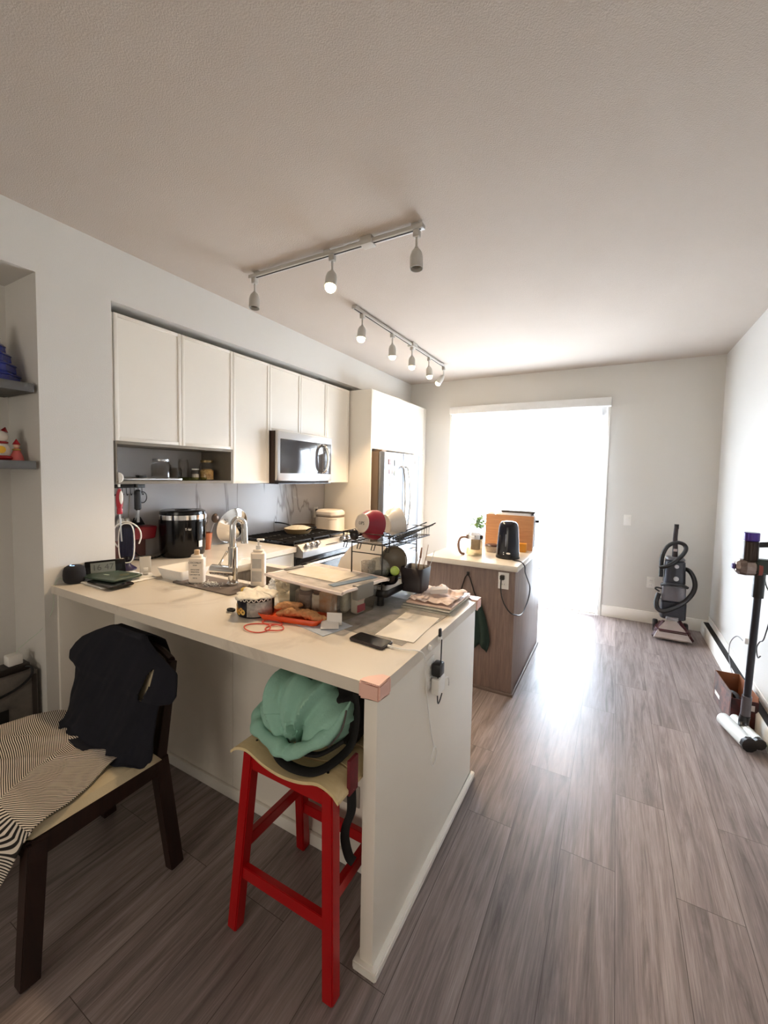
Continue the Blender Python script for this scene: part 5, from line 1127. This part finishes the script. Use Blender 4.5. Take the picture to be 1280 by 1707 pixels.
def mint(u, v):
    a = 2*PI*u; th = PI*(.03+.94*v)
    d = Vector((math.sin(th)*math.cos(a), math.sin(th)*math.sin(a), math.cos(th)))
    q = Vector((1.655, .048, .765)); low = d.z < 0
    q += Vector((d.x*(.175 if not low else .165), d.y*(.125 if not low else .120), d.z*(.108 if not low else .125)))
    q.x -= .035*max(0, -d.z)*(1 if d.x < 0 else .2)
    # broad folds radiating from the gather at the lower front, sharper creases over them
    g = Vector((q.x-1.672, 0, q.z-.665)); an = math.atan2(g.x, g.z+.015); rr = g.length
    n1 = noise.noise(Vector((an*2.3, rr*3.2, 1.7))); n2 = noise.noise(Vector((an*5.5+2, rr*6, 5.1))); n3 = noise.noise(q*30)
    f = .034*(.45-2*math.sqrt(n1*n1+.004))+.013*(.4-2*math.sqrt(n2*n2+.012))
    q += d*f*(1 if d.y < .3 else .5)
    fd = math.exp(-((q.x-1.672-.2*(q.z-.69))/.014)**2)*(1 if d.y < 0 and q.z < .75 else 0); q.y += .028*fd
    q.z = max(q.z, .645+.004*math.sin(a*9)); q.z = min(q.z, .872)
    return q
MINT = mat('mint_cloth', '#90bcaa', .85, var=.05, vs=6, bump=.15, bs=120)
MJ = onew('mint_jacket', MB().grid(mint, 150, 84), MINT, (1.62, .05, .64), 'crumpled mint green jacket bundled over the backpack on the red stool', 'jacket', rn=True)
hem = MB().tube([(1.485, .03, .735), (1.49, -.01, .71), (1.52, -.045, .695), (1.57, -.068, .688), (1.63, -.076, .682), (1.672, -.070, .672), (1.71, -.074, .69), (1.765, -.052, .722), (1.81, -.015, .768), (1.838, .02, .835)], .027, 14, flat=.8, steps=10, rf=lambda t: (.72+.26*abs(math.sin(t*9))+.10*math.sin(t*31)+.08*math.sin(t*57))*min(1, .25+t*7, .12+(1-t)*5))
bmesh.ops.translate(hem.bm, vec=-MJ.location, verts=hem.bm.verts[:]); hem.build('rolled_hem', MINT, MJ)
onew('red_strap', MB().box(1.872, 1.883, -.045, .0, .595, .70, .002), picmat('red_webbing', ['#5a0d18', '#8a1f2c', '#741522'], 60, .7), (1.878, -.08, .58), 'short dark red webbing strap hanging beside the stool seat at the panel', 'strap')

# ------------------------------------------------------------------ carpet cleaner by the back wall
cc = W('carpet_cleaner', 'upright dark carpet cleaner with hose in the far right corner', 'carpet cleaner', (3.05, 3.85, 0))
GDK = mat('slate_plastic', '#262831', .35); BURG = mat('burgundy_plastic', '#3b1019', .3); GRYC = clear('smoky_tank', '#b4b4b8', .4, .06, .3)
cc.part('base', MB().prism([(2.93, .0), (3.17, .0), (3.20, .06), (3.15, .30), (2.95, .30), (2.90, .06)], .018, .10, M=T(0, 3.70, 0), bev=.012), BURG)
cc.part('nozzle', MB().prism([(-.155, 0), (.155, 0), (.10, .12), (.045, .20), (-.045, .20), (-.10, .12)], 0, .018, M=T(3.045, 3.662, .02) @ RX(42), bev=.005), mat('nozzle_clear', '#948782', .15, var=.15, vs=20, coat=.5))
cc.part('side_fin', MB().bar((2.99, 3.86, .14), (2.895, 3.70, .02), .03, .03, bev=.006), BURG)
cc.part('side_fin', MB().bar((3.11, 3.86, .16), (3.205, 3.72, .02), .035, .03, bev=.006), BURG)
for x in (2.925, 3.175): cc.part('wheel', MB().lathe([(0, -.02), (.055, -.02), (.06, -.012), (.06, .012), (.055, .02), (0, .02)], 24, T(x, 3.95, .061) @ RY(90)), BLACK)
for x, r_ in ((3.0, .024), (3.06, .032)): cc.part('cap', MB().lathe([(0, 0), (r_, 0), (r_, .012), (r_*.7, .018), (0, .018)], 20, T(x, 3.768, .10) @ RX(50)), CHROME)
cc.part('latch', MB().rbox(3.0, 3.10, 3.80, 3.84, .17, .20, .01, bev=.004), mat('latch_pale', '#8e8a8c', .4))
cc.part('lower_body', MB().rbox(2.955, 3.165, 3.835, 4.02, .17, .345, .03, bev=.01), GDK)
cc.part('dirty_tank', MB().rbox(2.955, 3.155, 3.83, 4.01, .346, .50, .03, bev=.01, taper=.02), mat('tank_smoke', '#5c5a60', .12, var=.4, vs=12, coat=.6))
cc.part('handle_bar', MB().tube([(2.95, 3.84, .50), (2.99, 3.815, .52), (3.06, 3.81, .525), (3.12, 3.815, .52), (3.16, 3.84, .50)], .014, 10), mat('bar_dark', '#26282c', .4))
cc.part('clean_tank', MB().rbox(2.965, 3.15, 3.84, 4.01, .51, .745, .05, bev=.015, taper=.12), GDK)
cc.part('tank_top', MB().rbox(2.975, 3.14, 3.85, 4.0, .746, .775, .04, bev=.008, taper=.1), mat('tank_grey', '#6e6d72', .3))
for z, r_ in ((.695, .018), (.575, .022)): cc.part('badge', MB().lathe([(0, 0), (r_, 0), (r_, .006), (0, .007)], 20, T(3.065, 3.838, z) @ RX(90)), mat('badge_silver', '#bcbcc0', .3, .8))
cc.part('handle_shaft', MB().tube([(3.055, 3.95, .76), (3.056, 3.955, .85), (3.052, 3.965, .96), (3.058, 3.975, 1.085)], .021, 12, rf=lambda t: 1.25-.4*t), mat('shaft_brown', '#2f2023', .35))
cc.part('grip_tip', MB().rod((3.058, 3.975, 1.05), (3.0585, 3.976, 1.095), .020, 12), BLACK)
cc.part('shaft_badge', MB().box(3.038, 3.07, 3.918, 3.925, .83, .855, .002), mat('badge_pale', '#b7a9a9', .4))
cc.part('hose', MB().tube([(2.93, 3.86, .665), (3.0, 3.84, .70), (3.09, 3.86, .785), (3.135, 3.90, .86), (3.12, 3.93, .905), (3.06, 3.95, .915), (2.99, 3.94, .87), (2.95, 3.92, .77), (2.945, 3.90, .66), (2.945, 3.90, .57)], .019, 10), BLACK)
cc.part('hose', MB().tube([(3.12, 3.96, .66), (3.17, 3.93, .655), (3.207, 3.90, .60), (3.222, 3.88, .52), (3.20, 3.86, .44), (3.14, 3.83, .36), (3.05, 3.805, .29), (2.97, 3.80, .25), (2.925, 3.82, .27), (2.915, 3.84, .33), (2.935, 3.86, .41)], .021, 10), BLACK)
cc.part('cord_hook', MB().tube([(2.955, 3.86, .46), (2.915, 3.86, .465), (2.905, 3.86, .45), (2.94, 3.85, .43)], .008, 8), BLACK)

# ------------------------------------------------------------------ stick vacuum leaning at the right wall and box
sv = W('stick_vacuum', 'cordless stick vacuum with purple bin and white roller head by the right wall', 'vacuum', (3.23, 2.1, 0))
TUB = mat('tube_dark', '#2b2a31', .3, .3)
HP = Vector((3.252, 2.16, .115)); TP = Vector((3.262, 2.12, .98))
def L_(t): return HP.lerp(TP, t)
sv.part('tube', MB().rod(L_(.05), L_(.90), .0185, 32), TUB)
sv.part('lower_joint', MB().rod(L_(.02), L_(.16), .024, 32), mat('joint_grey', '#5d585c', .35, .4))
sv.part('upper_joint', MB().rod(L_(.86), L_(1.04), .027, 32), BLACK)
sv.part('battery_body', MB().rbox(3.235, 3.36, 2.08, 2.15, 1.0, 1.085, .02, bev=.012), mat('body_dark', '#26352e', .35))
sv.part('cyclone_bin', MB().lathe([(0, 0), (.030, .004), (.046, .02), (.05, .05), (.046, .09), (.03, .105), (0, .11)], 14, T(3.145, 2.12, 1.03) @ RY(90)), mat('bin_bronze', '#8a7a72', .15, .5, var=.4, vs=40, coat=.5), smooth=False)
sv.part('bin_button', MB().lathe([(0, 0), (.018, 0), (.014, .012), (0, .014)], 16, T(3.145, 2.12, 1.03) @ RY(-90)), mat('button_violet', '#5b4b8e', .3))
sv.part('copper_ring', MB().lathe([(.038, 0), (.046, 0), (.046, .018), (.038, .018)], 24, T(3.247, 2.12, 1.03) @ RY(90), close=True), mat('ring_copper', '#7e3f35', .3, .5))
sv.part('motor', MB().cyl(3.215, 2.12, 1.07, 1.185, .036, 24, bev=.004), mat('motor_brown', '#33251f', .3, .3))
sv.part('filter_cap', MB().cyl(3.215, 2.12, 1.1855, 1.235, .0365, 24, bev=.003), mat('filter_purple', '#3a1d7c', .25, .2))
sv.part('grip', MB().tube([(3.245, 2.12, 1.165), (3.30, 2.12, 1.172), (3.375, 2.12, 1.178), (3.38, 2.12, 1.12), (3.355, 2.12, 1.07)], .016, 10), BLACK)
sv.part('neck', MB().tube([L_(.02), L_(-.03)+Vector((-.004, .0, 0)), Vector((3.245, 2.14, .065))], .026, 12), BLACK)
HA, HB = Vector((3.168, 2.235, .042)), Vector((3.235, 2.0, .042))
sv.part('roller_head', MB().rod(HA, HB, .038, 20), mat('head_pearl', '#dfe6e6', .2))
sv.part('head_cover', MB().rod(HA+Vector((.055, .012, .015)), HB+Vector((.05, .03, .015)), .026, 32), mat('head_pearl', '#dfe6e6', .2))
sv.part('end_cap', MB().rod(HB+Vector((-.001, 0, 0)), HB+Vector((.006, -.02, 0)), .041, 10), BLACK)
sv.part('end_cap', MB().rod(HB+Vector((.05, .03, .005)), HB+Vector((.056, .008, .005)), .032, 10), BLACK)
cbx = W('cardboard_box', 'open dark printed cardboard box behind the stick vacuum', 'box', (3.26, 2.5, 0))
BM_ = T(3.262, 2.45, .002) @ RZ(4)
PRN = picmat('box_print_dark', ['#120c0f', '#1c1216', '#4b3f2b', '#191216', '#6d4a3b'], 9, .4)
BRN = mat('cardboard_inside', '#8a5433', .8)
for (nm, a) in (('left_wall', (-.068, -.064, -.17, .17, 0, .20)), ('right_wall', (.064, .068, -.17, .17, 0, .20))): cbx.part(nm, MB().box(*a, M=BM_), PRN if nm[0] == 'l' else BRN)
cbx.part('front_wall', MB().box(-.068, .068, -.174, -.17, 0, .17, M=BM_), picmat('box_print_red', ['#1c0a0b', '#3e0f10', '#130808', '#571817'], 16, .4))
cbx.part('far_wall', MB().box(-.068, .068, .17, .174, 0, .20, M=BM_), BRN)
cbx.part('inner_lining', MB().box(-.0635, -.062, -.169, .169, .002, .199, M=BM_), BRN)
cbx.part('bottom', MB().box(-.064, .064, -.17, .17, 0, .004, M=BM_), BRN)
cbx.part('picture_print', MB().box(-.0695, -.068, -.16, .02, .01, .17, M=BM_), picmat('noodle_print', ['#2b2024', '#b98a6c', '#3a2a2c', '#c9a37e', '#8e5a48'], 13, .4))
cbx.part('white_print', MB().box(-.0697, -.0685, .04, .14, .05, .075, M=BM_), WPL)
cbx.part('label_sticker', MB().box(.01, .05, -.1755, -.174, .11, .145, M=BM_), mat('sticker_pale', '#c9beb8', .5))
onew('tool_in_box', MB().tube([(3.24, 2.36, .05), (3.27, 2.39, .11), (3.25, 2.45, .13), (3.22, 2.50, .09)], .02, 8).ball((3.265, 2.33, .08), .035, 10), BLACK, (3.25, 2.4, .03), 'black vacuum attachments lying in the open cardboard box', 'attachment')
wo = outlet('wall_outlet', 'white outlet on the right wall behind the stick vacuum', T(XR-.0005, 2.72, .42) @ RZ(180) @ FX)
wp = W('vacuum_charger', 'white charger and looping cord at the right wall outlet behind the vacuum', 'charger', (XR-.03, 2.72, .42))
wp.part('plug_block', MB().box(XR-.05, XR-.009, 2.70, 2.745, .395, .44, .006), WPL)
wp.part('cord', MB().tube([(XR-.045, 2.735, .40), (XR-.06, 2.85, .40), (XR-.08, 2.92, .33), (XR-.09, 2.90, .25), (XR-.10, 2.78, .19), (XR-.11, 2.62, .17)], .003, 6), mat('cord_grey2', '#6f6f72', .5))
wp.part('hanging_cord', MB().tube([(3.285, 2.125, .99), (3.30, 2.15, .93), (XR-.04, 2.24, .80), (XR-.035, 2.36, .56), (XR-.03, 2.46, .50), (XR-.028, 2.52, .44), (XR-.03, 2.48, .39), (XR-.032, 2.42, .42)], .0035, 6), BLACK)

# ------------------------------------------------------------------ track lights
TRW = mat('track_white', '#bcb9b2', .4)
def head(par, x, y, ztop, aim, lit, pw, i):
    """one lamp head of a track light, its cup pointing along aim"""
    px, py, pz = par.location
    L0 = Vector((x-px, y-py, ztop-pz)); a = Vector(aim).normalized(); J = L0+Vector((0, 0, -.085))
    h = MB().rbox(L0.x-.016, L0.x+.016, L0.y-.016, L0.y+.016, L0.z-.035, L0.z-.0005, .005, bev=.003).rod(L0+Vector((0, 0, -.034)), J, .006, 10).ball(J, .010, 8).build('lamp_head', TRW, par)
    M = Matrix.Translation(J+a*.006) @ a.to_track_quat('Z', 'Y').to_matrix().to_4x4()
    MB().lathe([(0, 0), (.016, .002), (.026, .016), (.032, .038), (.033, .098), (.030, .098), (.029, .06), (0, .058)], 28, M).build('lamp_cup', TRW, h)
    if lit:
        MB().lathe([(0, .060), (.024, .060), (.0290, .098), (.0285, .110), (.022, .120), (.012, .125), (0, .126)], 20, M).build('bulb', BULB, h)
        l = bpy.data.lights.new('spot_lamp', 'SPOT'); l.energy = pw; l.color = (1, .74, .46); l.spot_size = R(105); l.spot_blend = .5; l.shadow_soft_size = .03
        o = bpy.data.objects.new('spot_lamp', l); COL.objects.link(o); o.parent = h; o.matrix_local = M @ T(0, 0, .145) @ RX(180)
    else: MB().lathe([(0, .074), (.028, .074), (.028, .078), (0, .078)], 20, M).build('bulb', mat('bulb_off', '#6f6b5d', .2, coat=.4), h)
BULB = mat('bulb_lit', '#fff2d8', .3, emit='#ffe2b0', es=14)
t1 = thing('track_light', 'near white track light across the ceiling with three lamp heads, one lit', 'track light', (1.05, .905, HC), 0)
MB().box(-.60, .585, -.0175, .0175, -.034, -.0145, .002).build('track_rail', TRW, t1)
MB().box(-.585, .57, -.004, .004, -.0355, -.0335).build('track_slot', BLKMAT, t1)
MB().box(.23, .30, -.028, .028, -.042, -.0005, .004).build('power_feed', TRW, t1)
for xx in (-.54, 0, .54): MB().box(xx-.02, xx+.02, -.01, .01, -.0145, -.0005).build('mounting_pad', TRW, t1)
head(t1, .49, .905, HC-.035, (.06, -.10, -1), False, 0, 0)
head(t1, 1.085, .905, HC-.035, (.10, -.25, -.85), True, 28, 1)
head(t1, 1.598, .905, HC-.035, (.05, -.05, -1), False, 0, 2)
t2 = thing('track_light', 'far white track light running towards the sliding door with five lit heads', 'track light', (.785, 2.5, HC), 0)
MB().box(-.0175, .0175, -.93, .88, -.034, -.0145, .002).build('track_rail', TRW, t2)
MB().box(-.004, .004, -.92, .87, -.0355, -.0335).build('track_slot', BLKMAT, t2)
MB().box(-.03, .03, .02, .12, -.042, -.0005, .004).build('power_feed', TRW, t2)
for yy in (-.88, .82): MB().box(-.01, .01, yy-.02, yy+.02, -.0145, -.0005).build('mounting_pad', TRW, t2)
for k, (y, aim, pw) in enumerate(((1.69, (.05, -.22, -1), 22), (2.17, (.0, .05, -1), 22), (2.56, (.05, -.1, -1), 22), (2.96, (.10, .0, -1), 20), (3.37, (-.55, -.12, -.85), 24))):
    head(t2, .785, y, HC-.035, aim, True, pw, k)
